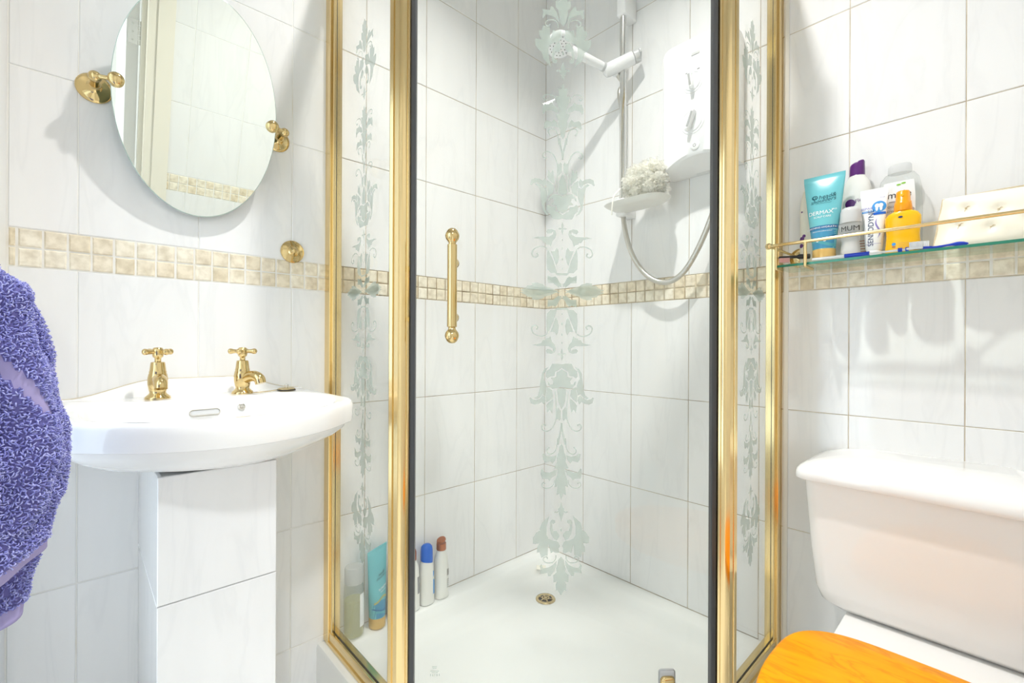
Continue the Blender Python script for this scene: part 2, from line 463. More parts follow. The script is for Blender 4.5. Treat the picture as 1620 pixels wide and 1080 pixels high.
# ceiling lamp above the shower, and a fitting for the added hall fill
for LP, R_, lb in ((LAMP, 1.0, 'small round recessed ceiling downlight above the shower door'), (HALL_FILL, 3.4, 'wide round fill light added in the hall outside')):
    t = thing('ceiling_lamp_or_fill', lb, 'lamp', (LP[0], LP[1], ZC))
    t.scale = (R_, R_, 1)
    obj('trim_ring', lathe(bmesh.new(), [(0.036, -0.004), (0.045, -0.006), (0.050, -0.002), (0.050, 0.0), (0.036, 0.0)], 32), 'chrome', t, True)
    obj('lens', lathe(bmesh.new(), [(0, -0.001), (0.036, -0.003), (0.036, 0.0), (0, 0.0)], 32), 'lamp_glow', t, True)

# ------------------------------------------------------------------ shower tray
RIM = 0.172
def tray_loop(ins, z, rc):
    P = [(0, 0), (-TRAYL, 0), (-TRAYL, -0.392), (-0.338, -TRAYR), (0, -TRAYR)]
    P = [Vector((x, y)) for x, y in P]
    n = len(P); lines = []
    for i in range(n):
        a, b = P[i], P[(i+1) % n]; d = (b-a).normalized(); nn = Vector((-d.y, d.x))
        lines.append((a+nn*ins, d))
    V = []
    for i in range(n):
        (p, d), (q, e) = lines[i-1], lines[i]
        t_ = ((q.x-p.x)*e.y-(q.y-p.y)*e.x)/(d.x*e.y-d.y*e.x); V.append(p+d*t_)
    out = []
    for i in range(n):
        v, a, b = V[i], V[i-1], V[(i+1) % n]
        d0 = (a-v).normalized(); d1 = (b-v).normalized()
        for k in range(7):
            t_ = k/6; p0 = v+d0*rc*(1-t_) if True else v
            q0 = v+d0*rc; q1 = v; q2 = v+d1*rc
            p = q0*(1-t_)**2+q1*2*t_*(1-t_)+q2*t_*t_
            out.append((p.x, p.y, z))
    return out
DRAIN = Vector((-0.2055, -0.1985))
def flat_in(ins, rc, z):
    return tray_loop(ins, z, rc)
t = thing('shower_tray', 'white five-sided shower tray with a drain in the corner', 'shower tray', (0, 0, 0))
bm = bmesh.new()
loops = [tray_loop(0.0, 0.0, 0.004), tray_loop(0.0, RIM-0.012, 0.004), tray_loop(0.003, RIM-0.003, 0.006), tray_loop(0.010, RIM, 0.012),
         tray_loop(0.056, RIM-0.003, 0.03), tray_loop(0.064, RIM-0.008, 0.035), tray_loop(0.077, RIM-0.028, 0.04),
         tray_loop(0.087, RIM-0.042, 0.045), tray_loop(0.100, RIM-0.050, 0.05), tray_loop(0.120, RIM-0.054, 0.05), tray_loop(0.14, RIM-0.055, 0.05)]
base = tray_loop(0.14, 0, 0.05)
for f_ in (0.75, 0.5, 0.25, 0.02):
    loops.append([(DRAIN.x+(x-DRAIN.x)*f_, DRAIN.y+(y-DRAIN.y)*f_, RIM-0.055-0.006*(1-f_)) for x, y, _ in base])
loft(bm, loops)
obj('tray_body', bm, 'tray_acrylic', t, True, 35)
zd = RIM-0.0605
dr_ = obj('drain_ring', lathe(bmesh.new(), [(0.022, -0.004), (0.022, 0.0015), (0.026, 0.004), (0.032, 0.0025), (0.034, 0.0)], 32, Matrix.Translation((DRAIN.x, DRAIN.y, zd+0.001))), 'brass_dull', t, True)
obj('drain_well', lathe(bmesh.new(), [(0, -0.0005), (0.0225, -0.0005), (0.0225, 0.0008), (0, 0.0008)], 24, Matrix.Translation((DRAIN.x, DRAIN.y, zd+0.001))), 'dark', dr_)
bm = bmesh.new()
for k in range(6):
    a = k*PI/3
    tube(bm, [(DRAIN.x+0.004*math.cos(a), DRAIN.y+0.004*math.sin(a), zd+0.0035), (DRAIN.x+0.023*math.cos(a), DRAIN.y+0.023*math.sin(a), zd+0.0035)], 0.0022, 6)
lathe(bm, [(0.010, 0.002), (0.0135, 0.002), (0.0135, 0.0055), (0.010, 0.0055), (0.010, 0.002)], 20, Matrix.Translation((DRAIN.x, DRAIN.y, zd)))
lathe(bm, [(0.005, 0.001), (0.005, 0.0055), (0, 0.006)], 12, Matrix.Translation((DRAIN.x, DRAIN.y, zd)))
obj('drain_grate', bm, 'brass_dull', dr_, True)
# etched oblong overflow badge behind the motif
obj('badge', bx(-0.0172, 0.0172, -0.0015, 0.0015, -0.008, 0.008, bevel=0.001), 'cream_plastic', t).matrix_local = Matrix.Translation((-0.118, -0.096, RIM-0.019)) @ Matrix.Rotation(R(-43), 4, 'Z') @ Matrix.Rotation(R(-52), 4, 'X')

# ------------------------------------------------------------------ etched motif
S1 = 6.75
def cA(p): return ((p[0]-392)/S1, 420+p[1]/S1-462)
def cB(p): return ((p[0]-392)/S1, 560+p[1]/S1-462)
def cC(p): return ((p[0]-394)/S1, 690+p[1]/S1-462)
def cD(p): return ((p[0]-394)/S1, 790+p[1]/S1-462)
def cE(p): return ((p[0]-339)/3.857, 420+p[1]/3.857-462)
POLY = [
 (cE, [(352,152),(375,155),(410,140),(445,130),(455,120),(490,110),(523,112),(520,125),(550,128),(560,140),(595,155),(565,165),(550,175),(520,180),(522,195),(490,185),(460,190),(430,175),(400,172),(375,165)]),
 (cA, [(235,115),(290,135),(320,122),(348,178),(360,245),(312,208),(270,165),(242,165)]),
 (cA, [(440,335),(452,370),(545,372),(548,428),(500,434),(470,440),(446,430),(420,380),(400,360),(400,330)]),
 (cA, [(392,457),(440,455),(462,468),(452,480),(392,476)]),
 (cA, [(340,465),(310,480),(270,480),(232,520),(225,600),(230,690),(240,740),(300,600),(332,500)]),
 (cA, [(325,555),(345,590),(358,650),(350,720),(335,750),(310,712),(270,712),(290,660)]),
 (cA, [(70,850),(130,842),(170,830),(190,800),(215,800),(220,785),(255,775),(270,755),(285,815),(315,850),(328,890),(318,930),(280,945),(235,940),(220,915),(238,893),(270,900),(295,920),(296,890),(250,864),(200,862),(130,862)]),
 (cA, [(392,885),(404,925),(402,942),(425,938),(440,948),(425,960),(402,956),(404,985),(392,1022)]),
 (cB, [(392,112),(350,104),(290,106),(275,130),(262,160),(230,185),(222,240),(240,262),(270,240),(315,235),(322,190),(345,182),(392,150)]),
 (cB, [(250,140),(210,160),(180,210),(165,300),(155,390),(140,445),(100,470),(125,484),(160,466),(190,430),(222,445),(228,400),(232,345),(215,290),(200,265),(205,210),(225,180)]),
 (cB, [(48,470),(60,463),(85,485),(120,492),(165,475),(192,440),(215,462),(222,500),(205,540),(180,512),(150,530),(100,540),(62,525)]),
 (cB, [(392,166),(350,190),(336,200),(332,242),(318,252),(275,256),(302,290),(296,325),(270,328),(255,300),(240,290),(247,330),(290,372),(350,365),(392,346)]),
 (cB, [(234,350),(290,386),(302,450),(270,490),(228,518),(222,460),(234,400)]),
 (cB, [(392,362),(345,376),(345,400),(352,500),(375,560),(392,590)]),
 (cB, [(305,470),(305,520),(290,635),(265,590),(240,630),(228,550),(260,510)]),
 (cB, [(346,560),(384,606),(384,690),(370,712),(352,690),(338,702)]),
 (cC, [(394,75),(415,110),(425,170),(445,220),(440,270),(470,340),(430,350),(440,410),(460,470),(468,540),(435,528),(445,625),(415,608),(394,675)]),
 (cC, [(345,200),(330,250),(300,290),(275,260),(220,276),(200,250),(190,190),(205,180),(235,205),(290,215)]),
 (cC, [(350,360),(335,410),(290,440),(270,475),(250,450),(190,450),(175,400),(178,350),(190,340),(215,380),(270,385),(320,360)]),
 (cC, [(394,700),(412,755),(428,770),(422,800),(416,830),(394,905)]),
 (cD, [(272,165),(250,185),(190,240),(165,310),(170,320),(130,345),(95,400),(95,460),(120,465),(165,455),(140,500),(137,555),(165,555),(185,610),(225,590),(252,590),(254,520),(257,470),(275,520),(285,565),(310,550),(345,565),(375,560),(370,515),(382,490),(365,450),(345,435),(305,430),(260,410),(240,370),(240,280),(260,200)]),
 (cD, [(300,208),(328,215),(332,240),(310,255),(300,247),(300,290),(310,330),(345,330),(370,360),(375,385),(350,430),(320,420),(285,360),(275,300),(275,240),(285,215)]),
 (cD, [(350,640),(345,690),(320,755),(280,810),(258,810),(250,770),(170,782),(180,745),(168,700),(185,680),(205,725),(260,715),(310,690)]),
 (cD, [(394,600),(425,640),(430,680),(445,730),(440,765),(475,800),(475,875),(435,865),(450,900),(450,965),(430,960),(394,1012)]),
]
STROKE = [
 (cA, [(232,735),(200,755),(150,757),(92,732),(70,690),(76,660),(105,645),(132,662),(120,690)], 15),
 (cB, [(322,395),(332,520),(337,640),(325,720),(290,790),(240,822),(195,810),(181,775),(200,750),(226,764)], 13),
 (cB, [(394,735),(382,830),(365,900),(352,965)], 20),
 (cC, [(352,20),(345,100),(320,165),(275,190),(246,177),(240,150),(262,112)], 13),
 (cC, [(322,465),(310,510),(270,545),(215,547),(187,520),(200,490),(222,502)], 11),
 (cC, [(415,788),(440,808),(462,800)], 15),
 (cD, [(340,585),(335,630),(300,665),(240,666),(208,640),(212,610),(240,602),(252,625)], 13),
]
DOTS = [(cA, (388, 525), 10), (cA, (390, 628), 16), (cA, (390, 742), 14), (cA, (390, 830), 12), (cD, (394, 315), 20), (cE, (339, 120), 10)]
def motif(parent, cx, cz, y, k=0.001362):
    """frosted ornament: half traced, mirrored left-right and top-bottom"""
    bm = bmesh.new()
    def add(pts):
        for sx in (1, -1):
            for sy in (1, -1):
                vv = [bm.verts.new((cx+sx*p[0]*k, y, cz-sy*p[1]*k)) for p in pts]
                try: bm.faces.new(vv)
                except ValueError: pass
    for f_, pts in POLY:
        q = [f_(p) for p in pts]; side = 1 if sum(p[0] for p in q) > 0 else -1
        add([(side*p[0], p[1]) for p in q])
    for f_, pts, w in STROKE:
        path = spline([(*f_(p), 0) for p in pts], 4); hw = w/S1/2
        Lh, Rh = [], []
        for i, p in enumerate(path):
            d = (path[min(i+1, len(path)-1)]-path[max(i-1, 0)]).normalized(); nn = Vector((-d.y, d.x, 0))
            ww = hw*(0.75+0.45*i/len(path))
            Lh.append(p+nn*ww); Rh.append(p-nn*ww)
        side = 1 if path[0].x > 0 else -1
        for i in range(len(path)-1):
            add([(side*q.x, q.y) for q in (Lh[i], Lh[i+1], Rh[i+1], Rh[i])])
    for f_, c, r in DOTS:
        q = f_(c); add([(r/S1*math.cos(2*PI*i/12)/2+(q[0] if abs(q[0]) > 1 else 0), q[1]+r/S1*math.sin(2*PI*i/12)) for i in range(12) if True])
    bmesh.ops.remove_doubles(bm, verts=bm.verts, dist=1e-7)
    big = [f for f in bm.faces if len(f.verts) > 4]
    bmesh.ops.triangulate(bm, faces=big)
    me = bpy.data.meshes.new('etched_motif'); bm.to_mesh(me); bm.free()
    o = link('etched_motif', me, 'etched_frost', parent, False)
    o['label'] = 'frosted leaf and tulip ornament etched on the glass'
    return o

# ------------------------------------------------------------------ shower enclosure
PA = Vector((-0.857, -0.375)); PB = Vector((-0.326, -0.838))
ZT = 2.03; ZB = RIM
enc = thing('shower_enclosure', 'gold framed angled shower enclosure with etched glass panels', 'shower enclosure', (0, 0, 0))
def placed(o, loc, rz):
    o.location = loc; o.rotation_euler = (0, 0, rz); return o
# frames for the three faces: local x left-to-right seen from the room, -y outside
FL = ((PA.x, 0, 0), R(-90)); FR = ((PB.x, PB.y, 0), 0.0)
dd = (PB-PA); DL = dd.length; FD = ((PA.x, PA.y, 0), math.atan2(dd.y, dd.x))
WL = 0.375; WR = 0.326
GY = 0.003
def in_frame(o, fr): return placed(o, fr[0], fr[1])
for fr, x0, x1, s in ((FL, 0.0, 0.034, 1), (FR, WR-0.034, WR, -1)):
    bm = bx(x0+0.0006, x1-0.0006, -0.016, 0.016, ZB+0.0005, ZT-0.02, bevel=0.002)
    q0, q1 = (x1, x1+0.014) if s > 0 else (x0-0.014, x0)
    box(bm, q0, q1, -0.011, 0.011, ZB+0.022, ZT-0.03, bevel=0.001)
    in_frame(obj('wall_channel', bm, 'brass_frame', enc), fr)
for fr, W in ((FL, WL), (FR, WR)):
    e0, e1 = (0.046, W-0.012) if fr is FL else (0.012, W-0.046)
    g = in_frame(obj('side_panel', bx(e0, e1, -GY, GY, ZB+0.03, ZT-0.032), 'shower_glass', enc), fr)
    g['label'] = 'clear fixed glass side panel'
    e = motif(g, 0.208 if fr is FL else 0.138, 1.094, -GY-0.0004)
    bm = bx(0.016 if fr is FL else 0.016, W-0.016, -0.013, 0.013, ZB+0.0005, ZB+0.034, bevel=0.002)
    box(bm, 0.03, W-0.03, -0.0165, 0.0, ZB+0.0005, ZB+0.010, bevel=0.001)
    in_frame(obj('bottom_rail', bm, 'brass_frame', enc), fr)
    in_frame(obj('top_rail', bx(0.001, W-0.002, -0.016, 0.016, ZT-0.035, ZT, bevel=0.002), 'brass_frame', enc), fr)
    # slim dark glazing gasket along the wall side
    gx = 0.0475 if fr is FL else W-0.0475
    in_frame(obj('gasket', bx(gx-0.0014, gx+0.0014, -0.0042, -0.0031, ZB+0.034, ZT-0.036), 'seal_rubber', enc), fr)
    in_frame(obj('gasket', bx(0.05, W-0.02, -0.0050, -0.0031, ZB+0.034, ZB+0.0365), 'seal_rubber', enc), fr)
in_frame(obj('top_rail', bx(0.006, DL-0.006, -0.017, 0.017, ZT-0.036, ZT+0.0, bevel=0.002), 'brass_frame', enc), FD)
in_frame(obj('door_sill', bx(0.012, DL-0.012, -0.014, 0.014, ZB+0.0005, ZB+0.016, bevel=0.002), 'brass_frame', enc), FD)
for c, a in ((PA, FD[1]), (PB, FD[1])):
    # fluted post, its profile faces outward
    prof = []
    flut = [(-0.0215, 0.014), (-0.0215, -0.009), (-0.0195, -0.0135), (-0.0125, -0.0165), (-0.0105, -0.0145), (-0.0085, -0.0175), (0.0, -0.0215),
            (0.009, -0.0205), (0.015, -0.0165), (0.0165, -0.0145), (0.0185, -0.0155), (0.0215, -0.012), (0.0215, 0.014)]
    if c is PB: flut = [(-x, y) for x, y in flut][::-1]
    bm = bmesh.new(); loft(bm, [[(x, y, z) for x, y in flut] for z in (ZB+0.0005, ZT-0.001)])
    placed(obj('corner_post', bm, 'brass_frame', enc, True, 30), (c.x, c.y, 0), a)
door = obj('door_panel', bx(0.028, DL-0.028, -GY, GY, ZB+0.03, ZT-0.04), 'shower_glass', enc)
in_frame(door, FD); door['label'] = 'large clear glass shower door'
for x0, x1 in ((0.0222, 0.0335), (DL-0.0335, DL-0.0222)):
    obj('door_seal', bx(x0, x1, -0.008, 0.008, ZB+0.018, ZT-0.038, bevel=0.002), 'seal_rubber', door)
motif(door, 0.3455, 1.083, -GY-0.0004)
bm = bmesh.new(); hx, hz0, hz1, hy = 0.1145, 0.985, 1.191, -0.045
T_ = Matrix.Translation((hx, hy, 0))
zc = (hz0+hz1)/2; hh = (hz1-hz0)/2
prof = [(0, -hh-0.0145), (0.006, -hh-0.0135), (0.0105, -hh-0.0095), (0.0140, -hh-0.002), (0.0146, -hh+0.002), (0.0130, -hh+0.008), (0.0095, -hh+0.0125), (0.0075, -hh+0.0155),
        (0.0075, -hh+0.018), (0.0100, -hh+0.0195), (0.0100, -hh+0.022), (0.0098, 0)]
prof += [(r, -z) for r, z in prof[-2::-1]]
lathe(bm, [(r, z+zc) for r, z in prof], 28, T_)
for z in (1.142, 1.026):
    lathe(bm, [(0.006, 0.0), (0.006, 0.026), (0.009, 0.033), (0.0105, 0.040), (0.0105, 0.042)], 18, Matrix.Translation((hx, hy, z)) @ Matrix.Rotation(R(-90), 4, 'X'))
    lathe(bm, [(0.0105, 0.048), (0.0105, 0.052), (0.008, 0.058), (0, 0.060)], 18, Matrix.Translation((hx, hy, z)) @ Matrix.Rotation(R(-90), 4, 'X'))
o = obj('door_handle', bm, 'brass_polished', door, True, 50); o['label'] = 'polished brass bar handle with ball ends'
bm = bx(0.559, 0.591, -0.020, -GY, ZB+0.020, ZB+0.088, bevel=0.009, seg=4)
for xx in (0.569, 0.580): lathe(bm, [(0.004, 0), (0.0035, 0.0015), (0, 0.002)], 10, Matrix.Translation((xx, -0.020, ZB+0.062)) @ Matrix.Rotation(R(90), 4, 'X'))
o = obj('door_catch', bm, 'brass_polished', door, True, 40); o['label'] = 'brass roller catch at the foot of the door'
obj('catch_cover', bx(0.557, 0.593, -GY-0.008, -GY, ZB+0.03, ZB+0.100, bevel=0.006, seg=3), 'grey_plastic', door, True)

bm = bmesh.new()
for zz, w_ in ((0.284, 0.010), (0.281, 0.008), (0.275, 0.018), (0.2715, 0.013)): box(bm, 0.077-w_/2, 0.077+w_/2, -GY-0.0004, -GY-0.0002, zz-0.0005, zz+0.0005)
for k in range(5): box(bm, 0.068+0.0045*k, 0.0692+0.0045*k, -GY-0.0004, -GY-0.0002, 0.264, 0.269)
o = obj('etched_mark', bm, 'etched_frost', door); o['kind'] = 'stuff'

# ------------------------------------------------------------------ basin, pedestal, taps
BX = -1.163
def basin_outer(n=112, c=(0, -0.235)):
    hw = 0.2235; P = [(hw, -0.001), (hw, -0.322)]
    for k in range(1, 7):
        t_ = k/6; q0, q1, q2 = Vector((hw, -0.322)), Vector((hw-0.002, -0.352)), Vector((hw-0.03, -0.372))
        p = q0*(1-t_)**2+q1*2*t_*(1-t_)+q2*t_*t_; P.append((p.x, p.y))
    for k in range(1, 20):
        x = (hw-0.03)*(1-k/19); P.append((x, -0.475+0.103*(x/(hw-0.03))**2))
    P = P + [(-x, y) for x, y in P[-2::-1]]
    P = [Vector(p) for p in P]; out = []
    for i in range(n):
        a = 2*PI*i/n; d = Vector((math.cos(a), math.sin(a))); best = None
        for p, q in zip(P, P[1:]+P[:1]):
            e = q-p; den = d.x*e.y-d.y*e.x
            if abs(den) < 1e-9: continue
            w = p-Vector(c); t_ = (w.x*e.y-w.y*e.x)/den; s_ = (w.x*d.y-w.y*d.x)/den
            if t_ > 0 and -1e-6 <= s_ <= 1+1e-6 and (best is None or t_ < best): best = t_
        out.append(Vector(c)+d*best)
    return out
BO = basin_outer()
def b_scale(f, z, c=(0, -0.235), g=None):
    c = Vector(c); return [(c.x+(p.x-Vector((0, -.235)).x)*f, c.y+(p.y+0.235)*(g if g else f), z) for p in BO]
def b_inner(f, z):
    out = []
    for p in BO:
        a = math.atan2(p.y+0.235, p.x); c, s = math.cos(a), math.sin(a)
        b = 0.098 if s > 0 else 0.213
        r = 1/((abs(c)/0.192)**2.6+(abs(s)/b)**2.6)**(1/2.6)
        out.append((r*c*f, -0.235+r*s*f-0.02*(1-f), z))
    return out
t = thing('wash_basin', 'white ceramic wash basin with a bowed front and two brass taps', 'basin', (BX, 0, 0))
bm = bmesh.new()
loft(bm, [b_scale(0.30, 0.752, (0, -0.20)), b_scale(0.52, 0.757, (0, -0.205)), b_scale(0.74, 0.771, (0, -0.215), 0.80), b_scale(0.86, 0.788, (0, -0.226), 0.90), b_scale(0.925, 0.802), b_scale(0.950, 0.8130), b_scale(0.985, 0.8130), b_scale(0.993, 0.8145), b_scale(0.996, 0.818),
           b_scale(0.998, 0.838), b_scale(0.997, 0.848), b_scale(0.988, 0.854), b_scale(0.972, 0.857), b_inner(1.03, 0.8575), b_inner(1.005, 0.8555), b_inner(0.985, 0.850),
           b_inner(0.95, 0.835), b_inner(0.88, 0.812), b_inner(0.70, 0.788), b_inner(0.42, 0.778), b_inner(0.08, 0.776)])
obj('bowl', bm, 'ceramic', t, True, 32)
bm = bmesh.new(); loops = []
for i in range(41):
    x = -0.2225+0.445*i/40; h = 0.8565+0.034*sm((0.215-abs(x))/0.15)
    loops.append([(x, -0.001, 0.852), (x, -0.034, 0.852), (x, -0.030, 0.8575), (x, -0.024, max(0.858, h-0.010)), (x, -0.016, max(0.8585, h-0.002)), (x, -0.009, h+0.0006), (x, -0.001, h)])
loft(bm, loops)
obj('upstand', bm, 'ceramic', t, True, 60)
def stadium(hw, r, z, n=8):
    return [(hw+r*math.cos(R(-90+180*k/n)), r*math.sin(R(-90+180*k/n)), z) for k in range(n+1)]+[(-hw+r*math.cos(R(90+180*k/n)), r*math.sin(R(90+180*k/n)), z) for k in range(n+1)]
sl = Matrix.Translation((-0.005, -0.1475, 0.8290)) @ Matrix.Rotation(R(66), 4, 'X')
bm = bmesh.new(); loft(bm, [stadium(0.0200, 0.0050, 0.0005), stadium(0.0200, 0.0052, 0.0030), stadium(0.0200, 0.0066, 0.0030), stadium(0.0200, 0.0070, 0.0), stadium(0.0200, 0.0070, -0.003)], True, False, False)
o = obj('overflow_slot', bm, 'steel_hose', t, True); o.matrix_local = sl
bm = bmesh.new(); bm.faces.new([bm.verts.new(p) for p in stadium(0.0200, 0.0052, 0.0009)])
obj('slot_hole', bm, 'grey_satin', o)
o = obj('chain_stay', lathe(bmesh.new(), [(0.0, 0.0030), (0.0030, 0.0030), (0.0036, 0.0012), (0.0050, 0.0012), (0.0052, 0.0035), (0.0066, 0.0030), (0.0072, 0.001), (0.0072, -0.003)], 20), 'steel_hose', t, True)
o.matrix_local = Matrix.Translation((0.060, -0.1500, 0.8350)) @ Matrix.Rotation(R(66), 4, 'X')
pth = []
for i in range(41):
    x = -0.2225+0.445*i/40; pth.append((x, -0.0045, 0.8570+0.034*sm((0.215-abs(x))/0.15)))
obj('sealant', tube(bmesh.new(), pth, 0.0016, 6), 'sealant_aged', t, True)
def tap(x, rz):
    m = Matrix.Translation((x, -0.088, 0.8568)) @ Matrix.Rotation(rz, 4, 'Z')
    bm = bmesh.new()
    lathe(bm, [(0.0, 0.0), (0.0215, 0.0), (0.0220, 0.002), (0.0205, 0.005), (0.0150, 0.010), (0.0135, 0.013), (0.0150, 0.019), (0.0168, 0.030), (0.0170, 0.040),
               (0.0155, 0.049), (0.0142, 0.052), (0.0148, 0.054), (0.0138, 0.056), (0.0122, 0.070), (0.0115, 0.0735), (0.0085, 0.0745), (0, 0.0745)], 28, m)
    path = spline([(0, -0.006, 0.033), (0, -0.020, 0.0385), (0, -0.034, 0.0395), (0, -0.045, 0.034), (0, -0.049, 0.0235)], 6)
    tube(bm, [m @ p for p in path], lambda s: 0.0125-0.0015*s, 16)
    b = obj('tap', bm, 'brass_polished', t, True, 50)
    b['label'] = 'polished brass pillar tap'
    bm = bmesh.new(); zz = 0.0945
    lathe(bm, [(0.0055, 0.073), (0.0055, 0.082), (0.0085, 0.084), (0.0095, 0.088), (0.0098, 0.098), (0.0080, 0.1015), (0.0065, 0.103), (0, 0.1035)], 20, m)
    for k in range(4):
        a = R(28)+k*PI/2
        pth = [m @ Vector((r*math.cos(a), r*math.sin(a), zz)) for r in (0.004, 0.012, 0.018, 0.022, 0.025, 0.0275, 0.0295)]
        rr = (0.0042, 0.0042, 0.0048, 0.0062, 0.0064, 0.0052, 0.0015)
        tube(bm, pth, lambda s: rr[min(6, int(round(s*6)))], 12)
    obj('cross_handle', bm, 'brass_polished', b, True, 60)
tap(-0.0755, 0.0); tap(0.0755, R(33))
# plug lying on the basin deck with its stay
t = thing('basin_plug', 'small metal basin plug lying on the basin deck', 'plug', (-0.9985, -0.100, 0.8575))
obj('plug_disc', lathe(bmesh.new(), [(0, 0), (0.016, 0), (0.0175, 0.002), (0.0175, 0.004), (0.0190, 0.0045), (0.0190, 0.006), (0.0150, 0.008), (0.006, 0.0090), (0, 0.0092)], 28), 'brass_dull', t, True)
obj('gasket', lathe(bmesh.new(), [(0.0178, 0.0019), (0.0196, 0.0019), (0.0196, 0.0038), (0.0178, 0.0038), (0.0178, 0.0019)], 28), 'dark', t, True)
bm = bmesh.new(); lathe(bm, [(0.0028, 0.0085), (0.0028, 0.011), (0.0045, 0.0125), (0.0045, 0.0150), (0.002, 0.0165), (0, 0.0165)], 14)
obj('knob', bm, 'chrome', t, True)
obj('stay_wire', tube(bmesh.new(), spline([(-0.0185, 0.004, 0.0035), (-0.035, 0.0, 0.0022), (-0.055, -0.006, 0.0016), (-0.07, -0.004, 0.0016)], 6), 0.0011, 6), 'brass_dull', t, True)
# tiled pedestal box
px0, px1, py0, pz = -1.262, -1.085, -0.328, 0.7535
t = thing('basin_pedestal', 'white tiled square pedestal box under the wash basin', 'pedestal', ((px0+px1)/2, 0, 0))
hw = (px1-px0)/2
obj('core', bx(-hw+0.006, hw-0.006, py0+0.006, -0.0055, 0, 0.749), 'grout_clean', t)
for z0, z1 in ((0.0, 0.238), (0.238, 0.545), (0.545, pz)):
    put_tile(tile_mesh(2*hw, z1-z0-GAP), t, (0, py0+0.004, (z0+z1)/2), 0)
    for sx in (-1, 1):
        put_tile(tile_mesh(-py0-0.008, z1-z0-GAP), t, (sx*(hw-0.004), py0/2+0.000, (z0+z1)/2), R(-90) if sx < 0 else R(90))

# ------------------------------------------------------------------ oval mirror on swivel brackets
MC = Vector((-1.164, -0.070, 1.478)); TILT = R(11.3)
t = thing('oval_mirror', 'frameless oval tilting mirror on brass brackets above the basin', 'mirror', (MC.x, 0, MC.z))
mm = Matrix.Translation((0, MC.y, 0)) @ Matrix.Rotation(TILT, 4, 'X')
a_, b_ = 0.148, 0.232
bm = bmesh.new(); n = 96
def ell(f, y): return [mm @ Vector((a_*f*math.cos(2*PI*i/n), y, b_*f*math.sin(2*PI*i/n))) for i in range(n)]
A0 = ell(0.992, -0.0025)
bm.faces.new([bm.verts.new(v) for v in A0]); mg = obj('mirror_glass', bm, 'mirror_silver', t)
mg.data.polygons[0].use_smooth = False
bm = bmesh.new(); loft(bm, [ell(0.99, 0.0025), ell(1.0, 0.0018), ell(1.0, -0.0018), ell(0.992, -0.0026)], True, True, False)
obj('mirror_edge', bm, 'mirror_edge', t, False)
for s in (-1, 1):
    wx = s*0.170
    bm = bmesh.new(); m = Matrix.Translation((wx, 0, 0.0)) @ Matrix.Rotation(R(90), 4, 'X')
    lathe(bm, [(0.0, 0.0045), (0.0275, 0.0045), (0.0290, 0.006), (0.0285, 0.008), (0.0225, 0.011), (0.0150, 0.0135), (0.0120, 0.0155), (0.0125, 0.0175), (0.0105, 0.020), (0.0080, 0.022),
               (0.0070, 0.030), (0.0070, 0.050), (0.0080, 0.054)], 32, m)
    sph(bm, (wx, -0.063, 0), 0.0105, 18)
    br = obj('bracket', bm, 'brass_polished', t, True, 50); br['label'] = 'brass swivel bracket'
    bm = bmesh.new()
    tube(bm, [(wx, -0.066, 0), (wx-s*0.012, -0.071, 0), (wx-s*0.022, -0.0745, 0)], 0.0042, 10)
    lathe(bm, [(0, -0.004), (0.0115, -0.004), (0.0130, -0.0025), (0.0130, 0.000), (0.0105, 0.003), (0.005, 0.0048), (0, 0.005)], 24,
          Matrix.Translation((wx-s*0.030, -0.0795, 0)) @ Matrix.Rotation(R(90)+TILT, 4, 'X'))
    obj('clamp_disc', bm, 'brass_polished', br, True, 50)
# small rosette on the wall above the mosaic
t = thing('wall_rosette', 'small round brass rosette on the wall above the mosaic band', 'rosette', (-0.957, 0, 1.2035))
bm = lathe(bmesh.new(), [(0.0, 0.0045), (0.027, 0.0045), (0.0285, 0.006), (0.028, 0.008), (0.022, 0.0105), (0.015, 0.0120), (0.0135, 0.0125)], 36, Matrix.Rotation(R(90), 4, 'X'))
obj('plate', bm, 'brass_polished', t, True, 50)
bm = lathe(bmesh.new(), [(0.0135, 0.012), (0.0125, 0.0145), (0.0100, 0.0155), (0.0088, 0.019), (0.0070, 0.0200), (0.0060, 0.0235), (0.0035, 0.0250), (0, 0.0252)], 28, Matrix.Rotation(R(90), 4, 'X'))
obj('boss', bm, 'brass_polished', t, True, 50)

